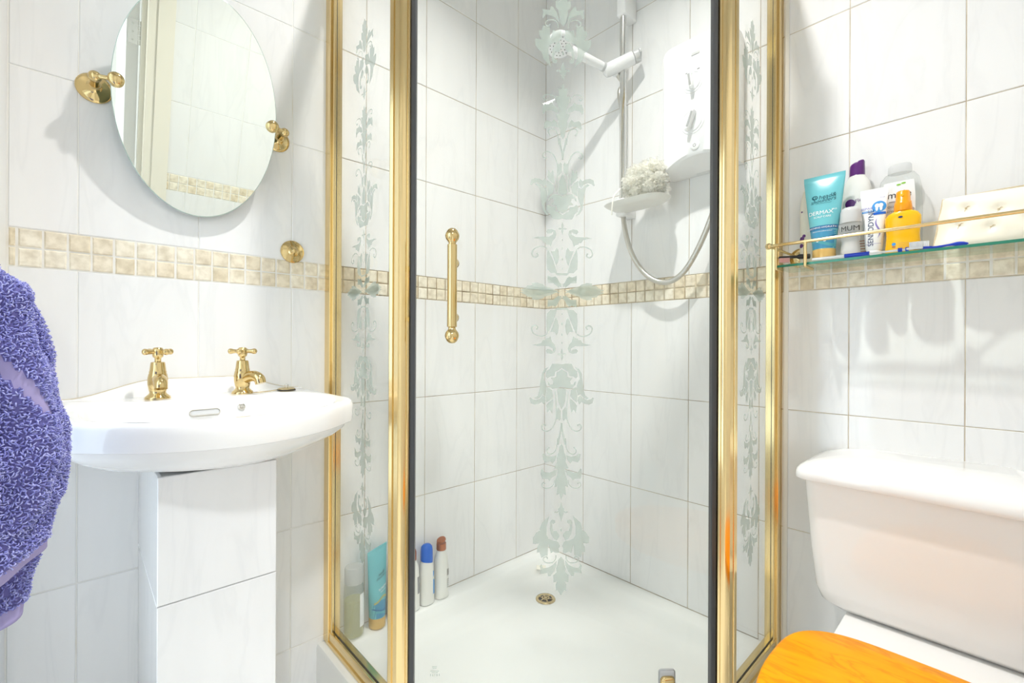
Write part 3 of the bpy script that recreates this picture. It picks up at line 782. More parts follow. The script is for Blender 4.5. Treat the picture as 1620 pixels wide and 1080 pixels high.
# ------------------------------------------------------------------ towel on a swing rail
t = thing('towel_rail', 'brass swing rail on the side wall carrying the towel', 'rail', (XL-0.0195, -0.50, 1.045))
m = Matrix.Rotation(R(90), 4, 'Y')
obj('rail_rose', lathe(bmesh.new(), [(0, 0.0005), (0.025, 0.0005), (0.025, 0.005), (0.012, 0.012), (0.0, 0.012)], 24, m), 'brass_polished', t, True)
bm = tube(bmesh.new(), [(0.010, 0, 0), (0.215, 0, 0)], 0.0065, 12); sph(bm, (0.218, 0, 0), 0.009, 12)
obj('rail_arm', bm, 'brass_polished', t, True)
def towel():
    tw = thing('bath_towel', 'violet blue terry towel hanging at the left edge', 'towel', (XL+0.13, -0.50, 0.60))
    def sheet(name, top, bot, rx, ry, ph, seed, thick, hem):
        # closed, softly folded bundle: loops of a lobed cross-section
        nz, na = 110, 150; loops = []
        for k in range(nz+1):
            v = k/nz; z = top+(bot-top)*v
            prof = rx(v); py = ry(v); lp = []
            for i in range(na):
                a = 2*PI*i/na
                lob = 1+0.10*math.sin(5*a+ph+2.2*v)+0.07*math.sin(9*a-ph*2+5*v)
                x = prof[0]+prof[1]*math.cos(a)*lob; y = prof[2]+py*math.sin(a)*lob
                zz = z
                if v > 0.97: zz = z
                p = Vector((x, y, zz))
                nv = noise.noise(p*14+Vector((seed, 0, 0)))*0.010+noise.noise(p*40)*0.003
                q = 0.0
                d = Vector((math.cos(a), math.sin(a), 0))
                p += d*(nv+q*(0.2 if hem and v > 0.945 else 1.0))
                p.z += 0.02*math.sin(a*2+ph)*v*v-0.015*math.cos(a)*v
                lp.append(p)
            loops.append(lp)
        bm = bmesh.new(); loft(bm, loops)
        o = obj(name, bm, ['terry_violet', 'towel_hem'], tw, True, 180)
        if hem:
            zc_ = [sum(o.data.vertices[i].co.z for i in p.vertices)/len(p.vertices) for p in o.data.polygons]
            for k, p in enumerate(o.data.polygons):
                r_ = k//na
                if r_ >= nz*0.962: p.material_index = 1
                a_ = 2*PI*(k % na)/na; v_ = r_/nz
                if name == 'outer_layer' and 0.05 < v_ < 0.52 and abs(a_-(5.05+1.55*v_)) < 0.06: p.material_index = 1
        # looped pile: short bent yarns rooted all over the terry faces
        rnd = random.Random(int(seed*10)); V, Fc = [], []
        me_ = o.data; polys = [p for p in me_.polygons if p.material_index == 0 and len(p.vertices) == 4]
        tot = sum(p.area for p in polys); want = 27000
        for p in polys:
            k_ = p.area/tot*want; k_ = int(k_)+(1 if rnd.random() < k_-int(k_) else 0)
            q_ = [me_.vertices[i].co for i in p.vertices]
            for _ in range(k_):
                a1, b1 = rnd.random(), rnd.random()
                c_ = (q_[0]*(1-a1)+q_[1]*a1)*(1-b1)+(q_[3]*(1-a1)+q_[2]*a1)*b1
                nn = p.normal; tt = Vector((rnd.gauss(0, 1), rnd.gauss(0, 1), rnd.gauss(0, 1)-0.5)); tt = (tt-nn*tt.dot(nn)).normalized(); bb = nn.cross(tt)
                h_ = rnd.uniform(0.0028, 0.0046); w_ = rnd.uniform(0.0012, 0.0026); r_ = 0.00062; b0 = len(V)
                for (du, dn) in ((-w_, -0.0008), (-w_*0.9, h_*0.7), (w_*0.2, h_), (w_, h_*0.35)):
                    cc = c_+tt*du+nn*dn
                    V += [cc+bb*r_, cc+(nn+tt*0.5)*r_, cc-bb*r_, cc-(nn+tt*0.5)*r_]
                for g_ in range(3):
                    for e_ in range(4):
                        Fc.append((b0+g_*4+e_, b0+g_*4+(e_+1) % 4, b0+g_*4+4+(e_+1) % 4, b0+g_*4+4+e_))
        mp_ = bpy.data.meshes.new('terry_pile'); mp_.from_pydata(V, [], Fc)
        pl_ = link('terry_pile', mp_, 'terry_loop', o, True); pl_['kind'] = 'stuff'
        return o
    def cv(v, pts):
        for (a, x), (b, y) in zip(pts, pts[1:]):
            if v <= b: return x+(y-x)*sm((v-a)/(b-a))
        return pts[-1][1]
    # local x: toward the room; outermost reach follows the hanging bulge
    def rx_in(v):
        e = cv(v, [(0, 0.03), (0.06, 0.095), (0.25, 0.118), (0.55, 0.118), (0.8, 0.112), (1, 0.105)]); return (e-0.075, 0.075, 0.0)
    def ry_in(v): return cv(v, [(0, 0.02), (0.08, 0.055), (1, 0.075)])
    sheet('inner_layer', 0.455, 0.092, rx_in, ry_in, 0.4, 3.1, 0, True)
    def rx_out(v):
        e = cv(v, [(0, 0.02), (0.05, 0.080), (0.15, 0.108), (0.45, 0.128), (0.66, 0.145), (0.80, 0.140), (0.9, 0.128), (1, 0.122)]); return (e-0.09, 0.09, -0.012)
    def ry_out(v): return cv(v, [(0, 0.025), (0.06, 0.06), (0.5, 0.08), (1, 0.09)])
    sheet('outer_layer', 0.470, 0.142, rx_out, ry_out, 1.3, 8.7, 0, True)
towel()

# ------------------------------------------------------------------ electric shower, rail, handset, hose
t = thing('shower_unit', 'white electric shower unit with two dials on the tiled wall', 'shower unit', (0, -0.655, 1.47), R(-90))
def unit_loop(y, ins, lift):
    hw, H, r = 0.105-ins, 0.375, 0.028; P = []
    nb = 21
    for i in range(nb):
        x = -hw+2*hw*i/(nb-1); P.append((x, y, ins+lift*(1-(x/hw)**2)))
    for cx, cz, a0 in ((hw-r, H-ins-r, 0), (-hw+r, H-ins-r, 90)):
        for k in range(7):
            a = R(a0+15*k); P.append((cx+r*math.cos(a), y, cz+r*math.sin(a)))
    return P
bm = bmesh.new(); loft(bm, [unit_loop(-0.0045, 0.004, 0.0), unit_loop(-0.030, 0.0, 0.004), unit_loop(-0.072, 0.0, 0.030), unit_loop(-0.084, 0.003, 0.034), unit_loop(-0.089, 0.010, 0.036)])
obj('case', bm, 'white_plastic', t, True, 30)
for z, r, nm, rot in ((0.243, 0.023, 'temperature_dial', -8), (0.132, 0.028, 'flow_dial', 20)):
    m = Matrix.Translation((-0.008, -0.0885, z)) @ Matrix.Rotation(R(90), 4, 'X')
    bm = lathe(bmesh.new(), [(0, 0), (r+0.007, 0), (r+0.0065, 0.0016), (r+0.005, 0.002), (r+0.004, 0.001), (r, 0.001), (r-0.001, 0.0028), (r-0.003, 0.0035), (0, 0.004)], 40, m)
    dl = obj(nm, bm, 'white_plastic', t, True, 40)
    bm = bx(-0.0050, 0.0050, -0.021, -0.003, -r*0.95, r*1.0, bevel=0.003, seg=3)
    g = obj('grip', bm, 'white_plastic', dl, True, 40); gm_ = Matrix.Translation((-0.008, -0.0885, z)) @ Matrix.Rotation(R(rot), 4, 'Y'); g.matrix_local = gm_
    g2 = obj('grip_face', bx(-0.0032, 0.0032, -0.0216, -0.0210, -r*0.7, r*0.8, bevel=0.0002, seg=1), 'grey_plastic', dl); g2.matrix_local = gm_
m = Matrix.Translation((0.0, -0.0885, 0.062)) @ Matrix.Rotation(R(90), 4, 'X')
b = obj('power_button', lathe(bmesh.new(), [(0, 0), (0.0135, 0), (0.0135, 0.002), (0.0115, 0.0035), (0.009, 0.0045), (0, 0.0050)], 28, m), 'white_plastic', t, True)
bm = bmesh.new()
tube(bm, [(0.0042*math.sin(a), -0.0938, 0.062+0.0042*math.cos(a)) for a in [R(35+290*k/14) for k in range(15)]], 0.0005, 5)
tube(bm, [(0, -0.0938, 0.063), (0, -0.0938, 0.0675)], 0.0005, 5)
obj('power_mark', bm, 'black_print', b)
obj('name_plate', bx(-0.012, 0.012, -0.0905, -0.0885, 0.318, 0.326, bevel=0.0006, seg=1), 'grey_satin', t)
for s in (-1, 1): obj('dial_mark', bx(-0.008+s*0.017-0.004, -0.008+s*0.017+0.004, -0.0897, -0.0885, 0.274, 0.2765), 'grey_print', t)

RY = -0.398
t = thing('riser_rail', 'chrome shower riser rail with white brackets on the tiled wall', 'riser rail', (-0.06, RY, 1.40))
obj('rail_tube', tube(bmesh.new(), [(0, 0, 0.005), (0, 0, 0.68)], 0.0105, 18), 'chrome', t, True)
obj('rail_bracket', bx(-0.016, 0.0555, -0.0165, 0.0165, 0.640, 0.755, bevel=0.005, seg=3), 'white_plastic', t, True)
obj('rail_bracket', bx(-0.016, 0.0555, -0.0165, 0.0165, -0.012, 0.045, bevel=0.005, seg=3), 'white_plastic', t, True)
# slider holder: cylinder across the rail with a grey lever
hd = Vector((-0.45, 0.70, -0.30)).normalized()   # along the cylinder, toward the handset side
def axis_m(c, d): return Matrix.Translation(c) @ d.to_track_quat('Z', 'Y').to_matrix().to_4x4()
hc = Vector((-0.012, 0.0, 0.482))
bm = lathe(bmesh.new(), [(0, -0.042), (0.020, -0.042), (0.0215, -0.040), (0.0215, 0.045), (0.019, 0.054), (0.010, 0.060), (0, 0.061)], 28, axis_m(hc, hd))
sl_ = obj('slider', bm, 'white_plastic', t, True, 40)
bm = lathe(bmesh.new(), [(0.018, -0.062), (0.021, -0.060), (0.021, -0.043), (0.012, -0.043)], 14, axis_m(hc, hd))
obj('lock_ring', bm, 'grey_satin', sl_, True, 40)
bm = bx(-0.026, 0.026, -0.007, 0.007, -0.068, -0.060, bevel=0.003); o = obj('lever', bm, 'grey_satin', sl_, True); o.matrix_local = axis_m(hc, hd)

HE = Vector((-0.072, RY, 1.882))+hd*0.040          # socket in the holder
HH = Vector((-0.262, -0.300, 1.905))               # centre of the head
t = thing('shower_handset', 'white round shower handset hanging in its holder', 'shower handset', HE)
u = (HH-HE); ul = u.length; u.normalize()
bm = tube(bmesh.new(), [u*(-0.03), u*0.0, u*0.05, u*0.11, u*(ul-0.03)], lambda s: 0.0115+0.004*s, 18)
obj('handle', bm, 'white_plastic', t, True)
obj('collar', tube(bmesh.new(), [u*0.018, u*0.026], 0.0145, 18), 'grey_satin', t, True)
fd = (Vector((-0.25, -0.30, -0.92))).normalized()
bm = lathe(bmesh.new(), [(0, -0.032), (0.018, -0.030), (0.034, -0.020), (0.042, -0.006), (0.043, 0.002), (0.040, 0.006), (0.036, 0.007), (0, 0.007)], 32, axis_m(u*ul, fd))
hdm = obj('head', bm, 'white_plastic', t, True, 40)
bm = bmesh.new()
for rr_, k in ((0.010, 6), (0.020, 12), (0.030, 18)):
    for i in range(k):
        a = 2*PI*i/k; lathe(bm, [(0.0016, 0.0068), (0.0012, 0.0088), (0, 0.0088)], 6, axis_m(u*ul, fd) @ Matrix.Translation((rr_*math.cos(a), rr_*math.sin(a), 0)))
o = obj('nozzles', bm, 'dark', hdm); o['kind'] = 'stuff'

t = thing('shower_hose', 'ribbed steel shower hose looping below the electric shower', 'hose', (-0.06, RY, 1.40))
O_ = Vector((-0.06, RY, 1.40))
pts = [HE-u*0.030, HE-u*0.055+Vector((0.004, 0.0, -0.025)), (-0.052, -0.380, 1.80), (-0.040, -0.3885, 1.70), (-0.040, -0.3885, 1.56), (-0.045, -0.389, 1.43), (-0.058, -0.410, 1.33), (-0.060, -0.440, 1.250), (-0.052, -0.486, 1.185), (-0.050, -0.545, 1.160),
       (-0.050, -0.600, 1.182), (-0.050, -0.648, 1.250), (-0.050, -0.690, 1.345), (-0.050, -0.715, 1.43), (-0.050, -0.720, 1.515)]
path = spline([Vector(p)-O_ for p in pts], 40)
bm = bmesh.new(); n_ = len(path)
tube(bm, path, lambda s: 0.0078+(0.0007 if int(round(s*(n_-1))) % 3 == 0 else 0.0), 12)
obj('hose_tube', bm, 'steel_hose', t, True, 80)

# soap dish and bath puff
t = thing('soap_dish', 'translucent white soap dish clipped to the shower rail', 'soap dish', (-0.10, -0.475, 1.392))
bm = bmesh.new(); lp = lambda a, b, z: supr(a, b, 3.0, 40, 0, 0, z)
loft(bm, [lp(0.040, 0.070, 0.004), lp(0.048, 0.086, 0.006), lp(0.055, 0.100, 0.014), lp(0.058, 0.104, 0.018), lp(0.056, 0.102, 0.0185), lp(0.050, 0.092, 0.013), lp(0.030, 0.055, 0.009)])
obj('dish', bm, 'pearl_plastic', t, True)
obj('clip', bx(0.020, 0.0295, 0.055, 0.098, 0.010, 0.035, bevel=0.003), 'white_plastic', t, True)

t = thing('bath_puff', 'cream netting bath puff lying on the soap dish', 'bath puff', (-0.100, -0.505, 1.466))
bm = bmesh.new(); rnd = random.Random(4)
for k in range(330):
    d = Vector((rnd.gauss(0, 1), rnd.gauss(0, 1), rnd.gauss(0, 0.9))).normalized()
    lump = 1.0+0.16*math.sin(3.1*d.y+1.0)*math.cos(2.7*d.z)+0.10*math.sin(5*d.x+2*d.y)
    rad = rnd.uniform(0.044, 0.060)*lump; c = Vector((d.x*rad*0.85, d.y*rad*1.30, max(-0.047, d.z*rad*1.0))); q = (d+Vector((rnd.gauss(0, .5), rnd.gauss(0, .5), rnd.gauss(0, .5)))).to_track_quat('Z', 'Y'); ro = rnd.uniform(0.009, 0.017); ph = rnd.uniform(0, 6); fr = rnd.choice((3, 4, 5))
    rings = []
    for j, f_ in enumerate((0.12, 0.5, 0.8, 1.0)):
        rg = []
        for i in range(20):
            a = 2*PI*i/20
            p = Vector((ro*f_*math.cos(a), ro*f_*math.sin(a), 0.0055*f_*f_*math.sin(fr*a+ph)+0.0045*f_*f_*math.sin(2*fr*a+2*ph)+0.004*f_*f_-0.004))
            rg.append(c+q @ p)
        rings.append(rg)
    loft(bm, rings, True, False, False)
obj('netting', bm, 'puff_veil', t, True, 180)
obj('cord', tube(bmesh.new(), spline([(-0.05, 0.055, -0.02), (-0.068, 0.066, -0.045), (-0.071, 0.070, -0.075), (-0.066, 0.076, -0.100)], 6), 0.0022, 7), 'puff_mesh', t, True)
obj('core', sph(bmesh.new(), (0, 0, 0), 0.044, 20, (0.85, 1.25, 0.95)), 'puff_mesh', t, True)

# ------------------------------------------------------------------ generic bottle builder
class Bottle:
    """superellipse loft; sec = [(z, halfwidth, halfdepth, exponent)], optional lean offset in y"""
    def __init__(s, sec): s.sec = sec
    def at(s, z):
        S = s.sec
        if z <= S[0][0]: return S[0][1:]
        for a, b in zip(S, S[1:]):
            if z <= b[0]:
                t_ = (z-a[0])/max(1e-9, b[0]-a[0]); return tuple(a[i]+(b[i]-a[i])*t_ for i in (1, 2, 3))
        return S[-1][1:]
    def mesh(s, n=48, z0=None, z1=None, infl=0.0):
        bm = bmesh.new(); S = s.sec
        zs = [q[0] for q in S]
        if z0 is not None: zs = [z0]+[z for z in zs if z0 < z < z1]+[z1]
        loft(bm, [supr(s.at(z)[0]+infl, s.at(z)[1]+infl, s.at(z)[2], n, 0, 0, z) for z in zs]); return bm
    def front(s, x, z, eps=0.0004):
        a, b, e = s.at(z); q = max(0.0, 1-abs(x/a)**e)
        return Vector((x, -b*q**(1/e)-eps, z))
    def patch(s, x0, x1, z0, z1, eps=0.0003, nx=14, nz=6, shape=None):
        bm = bmesh.new(); g = []
        for j in range(nz+1):
            z = z0+(z1-z0)*j/nz; row = []
            for i in range(nx+1):
                x = x0+(x1-x0)*i/nx
                xx, zz = (x, z) if shape is None else shape(i/nx, j/nz)
                a = s.at(zz)[0]
                xx = max(-a*0.995, min(a*0.995, xx)); row.append(bm.verts.new(s.front(xx, zz, eps)))
            g.append(row)
        for j in range(nz):
            for i in range(nx): bm.faces.new((g[j][i], g[j][i+1], g[j+1][i+1], g[j+1][i]))
        return bm
    def disc(s, cx, cz, rx, rz, eps=0.0006, n=24):
        bm = bmesh.new(); c0 = bm.verts.new(s.front(cx, cz, eps)); prev = None
        for f in (0.35, 0.7, 1.0):
            rg = [bm.verts.new(s.front(cx+f*rx*math.cos(2*PI*i/n), cz+f*rz*math.sin(2*PI*i/n), eps)) for i in range(n)]
            for i in range(n):
                if prev is None: bm.faces.new((c0, rg[i], rg[(i+1) % n]))
                else: bm.faces.new((prev[i], rg[i], rg[(i+1) % n], prev[(i+1) % n]))
            prev = rg
        return bm
    def txt(s, name, st, size, cx, cz, mat, parent, rot=0.0, eps=0.0008, **kw):
        return text(name, st, size, lambda a, b: s.front(cx+a, cz+b, eps), mat, parent, rot, **kw)
def flat(name, bm, mat, parent):
    me = bpy.data.meshes.new(name); bm.to_mesh(me); bm.free(); return link(name, me, mat, parent, True)

def teal_tube(label, loc, rz, full=True, H=0.205):
    t = thing('shampoo_tube', label, 'tube', loc, rz)
    B = Bottle([(0.030, 0.0225, 0.0225, 2.0), (0.05, 0.0245, 0.0225, 2.0), (0.10, 0.031, 0.0185, 2.0), (0.15, 0.0365, 0.011, 2.1), (H-0.012, 0.041, 0.0028, 2.4), (H-0.010, 0.0412, 0.0012, 4), (H, 0.0414, 0.0011, 4)])
    b = obj('tube_body', B.mesh(64), 'teal_light', t, True, 50)
    flat('lower_print', B.patch(-0.026, 0.026, 0.031, 0.078, 0.0003, 20, 8, lambda u_, v_: ((u_-.5)*0.062, 0.031+v_*0.045+0.004*math.sin(u_*5)*v_)), 'blue_mid', b)
    flat('wave', B.patch(-0.02, 0.02, 0.04, 0.05, 0.0005, 20, 3, lambda u_, v_: ((u_-.5)*0.054, 0.040+v_*0.007+0.006*math.sin(u_*4+1))), 'teal_tube', b)
    flat('wave', B.patch(-0.02, 0.02, 0.04, 0.05, 0.0005, 20, 3, lambda u_, v_: ((u_-.5)*0.054, 0.054+v_*0.004+0.005*math.sin(u_*5+2.4))), 'teal_dark', b)
    if full:
        flat('print_band', B.patch(-0.03, 0.03, 0.075, 0.084, 0.0007, 20, 2), 'teal_dark', b)
        B.txt('print_text', 'ENRICHING HYDRATION', 0.0060, 0, 0.0793, 'white_print', b, eps=0.001)
        B.txt('print_text', 'SMOOTHES HAIR & SCALP', 0.0033, 0.0, 0.0705, 'white_print', b)
        B.txt('print_text', 'DERMAX', 0.0125, -0.004, 0.1145, 'white_print', b)
        B.txt('print_text', 'PRO', 0.0048, 0.0225, 0.1195, 'white_print', b)
        B.txt('print_text', 'SCALP CARE', 0.0062, 0.0, 0.1045, 'white_print', b)
        B.txt('print_text', 'head&', 0.0135, 0.008, 0.1525, 'teal_print', b, rot=R(4), shear=0.25)
        B.txt('print_text', 'shoulders', 0.0128, 0.0, 0.1435, 'teal_print', b, rot=R(4), shear=0.25)
        flat('emblem', B.disc(-0.0165, 0.1525, 0.0062, 0.0050), 'teal_print', b); flat('emblem', B.disc(-0.0155, 0.1528, 0.0035, 0.0026, 0.0009), 'teal_light', b); flat('emblem', B.disc(-0.0150, 0.1528, 0.0018, 0.0014, 0.0012), 'teal_print', b)
        flat('print_line', B.patch(-0.014, 0.017, 0.1365, 0.1371, 0.0008, 10, 1), 'teal_print', b)
        for xx in (-0.008, 0.006): flat('emblem', B.disc(xx, 0.050, 0.0036, 0.004), 'white_print', b)
    else:
        B.txt('print_text', 'head&', 0.011, 0.004, 0.150, 'teal_print', b, rot=R(8), shear=0.25); B.txt('print_text', 'shoulders', 0.0105, 0.002, 0.141, 'teal_print', b, rot=R(8), shear=0.25)
        B.txt('print_text', 'SUPREME', 0.0085, 0.004, 0.111, 'white_print', b, rot=R(8)); B.txt('print_text', 'MOISTURE', 0.005, 0.004, 0.103, 'white_print', b, rot=R(8))
        flat('wave', B.patch(-0.02, 0.02, 0.04, 0.05, 0.0008, 20, 2, lambda u_, v_: ((u_-.5)*0.05, 0.078+v_*0.006+0.007*math.sin(u_*5-1.2))), 'olive_print', b)
    obj('cap', lathe(bmesh.new(), [(0, 0), (0.0205, 0), (0.0228, 0.002), (0.0232, 0.004), (0.0230, 0.029), (0.0215, 0.031), (0, 0.031)], 40), 'gold_cap', t, True, 50)
    return t

# ------------------------------------------------------------------ glass shelf with gallery rail
SZ = 1.163; SY0 = -0.872; SY1 = -1.395
t = thing('glass_shelf', 'glass shelf with a brass gallery rail above the cistern', 'shelf', (0, SY0, SZ), R(-90))
W = SY0-SY1
obj('shelf_pane', bx(0.0, W, -0.121, -0.010, -0.006, 0.0), 'shelf_glass', t)
obj('polished_edge', bx(0.0, W, -0.1225, -0.1211, -0.0058, -0.0002), 'glass_edge', t)
bm = tube(bmesh.new(), [(-0.008, -0.130, 0.047), (W, -0.130, 0.047)], 0.0038, 12); sph(bm, (-0.012, -0.130, 0.047), 0.0078, 18)
obj('front_rail', bm, 'brass_frame', t, True)
for xa, xb in ((-0.009, 0.022), (W, W-0.022)):
    bm = tube(bmesh.new(), [(xa, -0.126, 0.046), ((xa+xb)/2, -0.07, 0.038), (xb, -0.012, 0.030)], 0.0032, 10)
    lathe(bm, [(0, 0.0045), (0.024, 0.0045), (0.0245, 0.007), (0.020, 0.012), (0.012, 0.015), (0.0, 0.016)], 28, Matrix.Translation((xb, 0, 0.030)) @ Matrix.Rotation(R(90), 4, 'X'))
    obj('end_rail', bm, 'brass_frame', t, True)
for x in (0.0655, W-0.0655):
    bm = bmesh.new()
    tube(bm, [(x, -0.130, 0.047), (x, -0.130, -0.009)], 0.0036, 10)
    tube(bm, [(x, -0.130, -0.0095), (x, -0.075, -0.0098)], 0.0036, 10)
    sph(bm, (x, -0.130, -0.0095), 0.0038, 10); sph(bm, (x, -0.075, -0.0098), 0.0038, 10)
    obj('bracket', bm, 'brass_frame', t, True)
bm = tube(bmesh.new(), [(0.003, -0.126, 0.047), (0.003, -0.126, -0.0095)], 0.003, 10); tube(bm, [(0.003, -0.126, -0.0095), (0.003, -0.085, -0.0098)], 0.003, 10)
sph(bm, (0.003, -0.126, -0.0095), 0.003, 10); sph(bm, (0.003, -0.085, -0.0098), 0.003, 10)
obj('end_support', bm, 'brass_frame', t, True)

ZS = SZ+0.0003; RB = R(-90)
teal_tube('turquoise squeeze tube standing on its gold cap on the glass shelf', (-0.082, -0.9635, ZS), RB)
# cream bottle half hidden behind the turquoise tube
t = thing('lotion_bottle', 'cream bottle with purple print behind the turquoise tube', 'bottle', (-0.036, -0.931, ZS), RB)
B = Bottle([(0, 0.026, 0.017, 3), (0.003, 0.028, 0.019, 3), (0.15, 0.028, 0.019, 3), (0.185, 0.022, 0.015, 2.6), (0.195, 0.012, 0.012, 2)])
b = obj('bottle_body', B.mesh(), 'cream_plastic', t, True)
for xx, zz, r_ in ((-0.021, 0.068, 0.006), (-0.022, 0.052, 0.005), (-0.016, 0.075, 0.004), (-0.021, 0.135, 0.002)): flat('motif', B.disc(xx, zz, r_, r_), 'purple_plastic', b)
obj('cap', lathe(bmesh.new(), [(0, 0.194), (0.012, 0.194), (0.012, 0.203), (0, 0.204)], 24), 'cream_plastic', t, True)
# white bottle with a purple flip cap
t = thing('shower_bottle', 'cream white bottle with a purple flip cap on the glass shelf', 'bottle', (-0.036, -1.018, ZS), RB)
B = Bottle([(0, 0.025, 0.016, 3), (0.003, 0.0275, 0.018, 3), (0.06, 0.0275, 0.018, 3), (0.165, 0.0275, 0.0175, 2.8), (0.184, 0.0235, 0.016, 2.6), (0.196, 0.016, 0.0145, 2.2), (0.200, 0.0145, 0.014, 2)])
b = obj('bottle_body', B.mesh(), 'pearl_plastic', t, True)
flat('emblem', B.disc(-0.010, 0.134, 0.010, 0.010), 'purple_plastic', b)
B.txt('print_text', 'Fleur', 0.012, 0.010, 0.140, 'purple_plastic', b, rot=R(20), shear=0.2)
for k in range(3): flat('leaf', B.disc(0.017+0.003*k, 0.146+0.004*k, 0.005, 0.0016), 'green_print', b)
for k in range(5): flat('fine_print', B.patch(-0.02, 0.02, 0.02+0.006*k, 0.0215+0.006*k, 0.0006, 8, 1), 'copper_cap', b)
bm = bmesh.new(); cs = lambda z, f: supr(0.0145*f, 0.014*f, 2.4, 30, 0, 0, z)
loft(bm, [cs(0.199, 1.0), cs(0.214, 0.99), [(x, y, 0.222+0.010*(x+0.0145)/0.029) for x, y, _ in cs(0, 0.96)], [(x, y, 0.224+0.011*(x+0.0145)/0.029) for x, y, _ in cs(0, 0.88)]])
obj('flip_cap', bm, 'purple_plastic', t, True, 50)
# roll-on deodorant
t = thing('rollon_deodorant', 'grey capped clear roll-on deodorant bottle on the glass shelf', 'deodorant', (-0.083, -1.0145, ZS), RB)
B = Bottle([(0, 0.0165, 0.0165, 2), (0.002, 0.019, 0.017, 2.2), (0.020, 0.0185, 0.0165, 2.2), (0.040, 0.0160, 0.0150, 2.2), (0.058, 0.0190, 0.0170, 2.2), (0.072, 0.0210, 0.0185, 2.2), (0.080, 0.0205, 0.018, 2.1), (0.083, 0.018, 0.0165, 2)])
b = obj('bottle_body', B.mesh(), 'frosted_plastic', t, True)
obj('filling', Bottle([(z, a-0.003, c-0.003, e) for z, a, c, e in B.sec[:4]]).mesh(32), 'pearl_plastic', b, True)
B.txt('print_text', 'MUM', 0.0155, 0.002, 0.0675, 'black_print', b)
B.txt('print_text', 'unperfumed', 0.0042, 0.003, 0.0585, 'grey_print', b)
obj('cap', lathe(bmesh.new(), [(0, 0.082), (0.0202, 0.082), (0.0205, 0.084), (0.0190, 0.108), (0.0172, 0.114), (0.013, 0.117), (0, 0.1185)], 36), 'grey_satin', t, True, 50)
# toothpaste tube
t = thing('toothpaste_tube', 'white toothpaste tube with blue tooth emblem standing on the shelf', 'toothpaste', (-0.068, -1.0545, ZS), RB)
B = Bottle([(0.016, 0.0130, 0.0130, 2), (0.020, 0.0150, 0.0145, 2), (0.06, 0.0185, 0.0125, 2.0), (0.10, 0.0222, 0.008, 2.1), (0.138, 0.0248, 0.0022, 2.6), (0.141, 0.0250, 0.0009, 4), (0.154, 0.0252, 0.0009, 4)])
b = obj('tube_body', B.mesh(56), 'white_print', t, True, 50)
B.txt('print_text', 'SENSODYNE', 0.0145, -0.0035, 0.066, 'navy_print', b, rot=R(90))
flat('emblem', B.disc(0.0095, 0.112, 0.0125, 0.0125), 'sky_print', b)
for xx in (-0.0032, 0.0032): flat('tooth', B.disc(0.0095+xx, 0.1145, 0.0042, 0.0048, 0.0010), 'white_print', b)
for xx in (-0.0036, 0.0036): flat('tooth', B.disc(0.0095+xx, 0.1085, 0.0024, 0.0062, 0.0012), 'white_print', b)
flat('print_band', B.patch(-0.021, 0.0035, 0.1015, 0.1055, 0.0006, 8, 1), 'sky_print', b); flat('print_band', B.patch(0.0, 0.021, 0.094, 0.0995, 0.0007, 8, 1), 'blue_cap', b)
B.txt('print_text', 'REPAIR', 0.0072, -0.0115, 0.1105, 'violet_print', b); B.txt('print_text', '& PROTECT', 0.0033, -0.0095, 0.1035, 'white_print', b, eps=0.0012)
flat('wave', B.patch(0, 0, 0, 0, 0.0007, 3, 20, lambda u_, v_: (0.0075+0.0035*math.sin(v_*6.0)+(u_-.5)*0.0034*math.sin(PI*v_)+0.0006, 0.042+v_*0.045)), 'violet_print', b)
flat('print_line', B.patch(-0.014, 0.014, 0.030, 0.0306, 0.0006, 8, 1), 'violet_print', b); flat('print_line', B.patch(-0.0175, -0.0170, 0.05, 0.085, 0.0006, 1, 8), 'grey_print', b)
B.txt('print_text', 'EXTRA', 0.003, 0.015, 0.132, 'violet_print', b)
obj('cap', lathe(bmesh.new(), [(0, 0), (0.0135, 0), (0.0145, 0.001), (0.0140, 0.015), (0.0125, 0.0165), (0, 0.0165)], 32), 'white_plastic', t, True, 50)
# clear micellar bottle
t = thing('cleanser_bottle', 'clear flat bottle with white label behind the yellow spray', 'bottle', (-0.034, -1.094, ZS), RB)
B = Bottle([(0, 0.034, 0.014, 3), (0.003, 0.0375, 0.017, 3), (0.10, 0.0385, 0.0175, 3), (0.150, 0.0370, 0.0170, 3), (0.172, 0.0330, 0.016, 3), (0.184, 0.0255, 0.0145, 2.6), (0.187, 0.016, 0.013, 2.2)])
b = obj('bottle_body', B.mesh(56), 'clear_plastic', t, True, 60)
flat('label', B.patch(-0.028, 0.028, 0.02, 0.155, 0.0004, 14, 8, lambda u_, v_: ((u_-.5)*0.056*(1-0.35*max(0, v_-0.75)), 0.02+0.145*v_)), 'white_print', b)
flat('label_band', B.patch(-0.028, 0.028, 0.082, 0.090, 0.0008, 14, 1), 'pink_print', b)
B.txt('print_text', 'simple', 0.021, -0.005, 0.136, 'black_print', b, eps=0.0010)
flat('print_line', B.patch(-0.016, 0.006, 0.121, 0.122, 0.0010, 8, 1), 'black_print', b)
B.txt('print_text', 'nourishing', 0.0105, -0.002, 0.112, 'grey_print', b, eps=0.0010); B.txt('print_text', 'shower cream', 0.0092, 0.000, 0.102, 'grey_print', b, eps=0.0010)
for s_ in (-1, 1): 
    o = flat('leaf', B.disc(0.0045+s_*0.004, 0.1575+(0.002 if s_ > 0 else 0), 0.0040, 0.0018, 0.0011), 'green_print', b)
obj('cap', lathe(bmesh.new(), [(0, 0.186), (0.0185, 0.186), (0.019, 0.188), (0.0185, 0.202), (0.0165, 0.206), (0, 0.207)], 32, Matrix.Diagonal((1.1, 0.7, 1, 1))), 'frosted_plastic', t, True, 50)
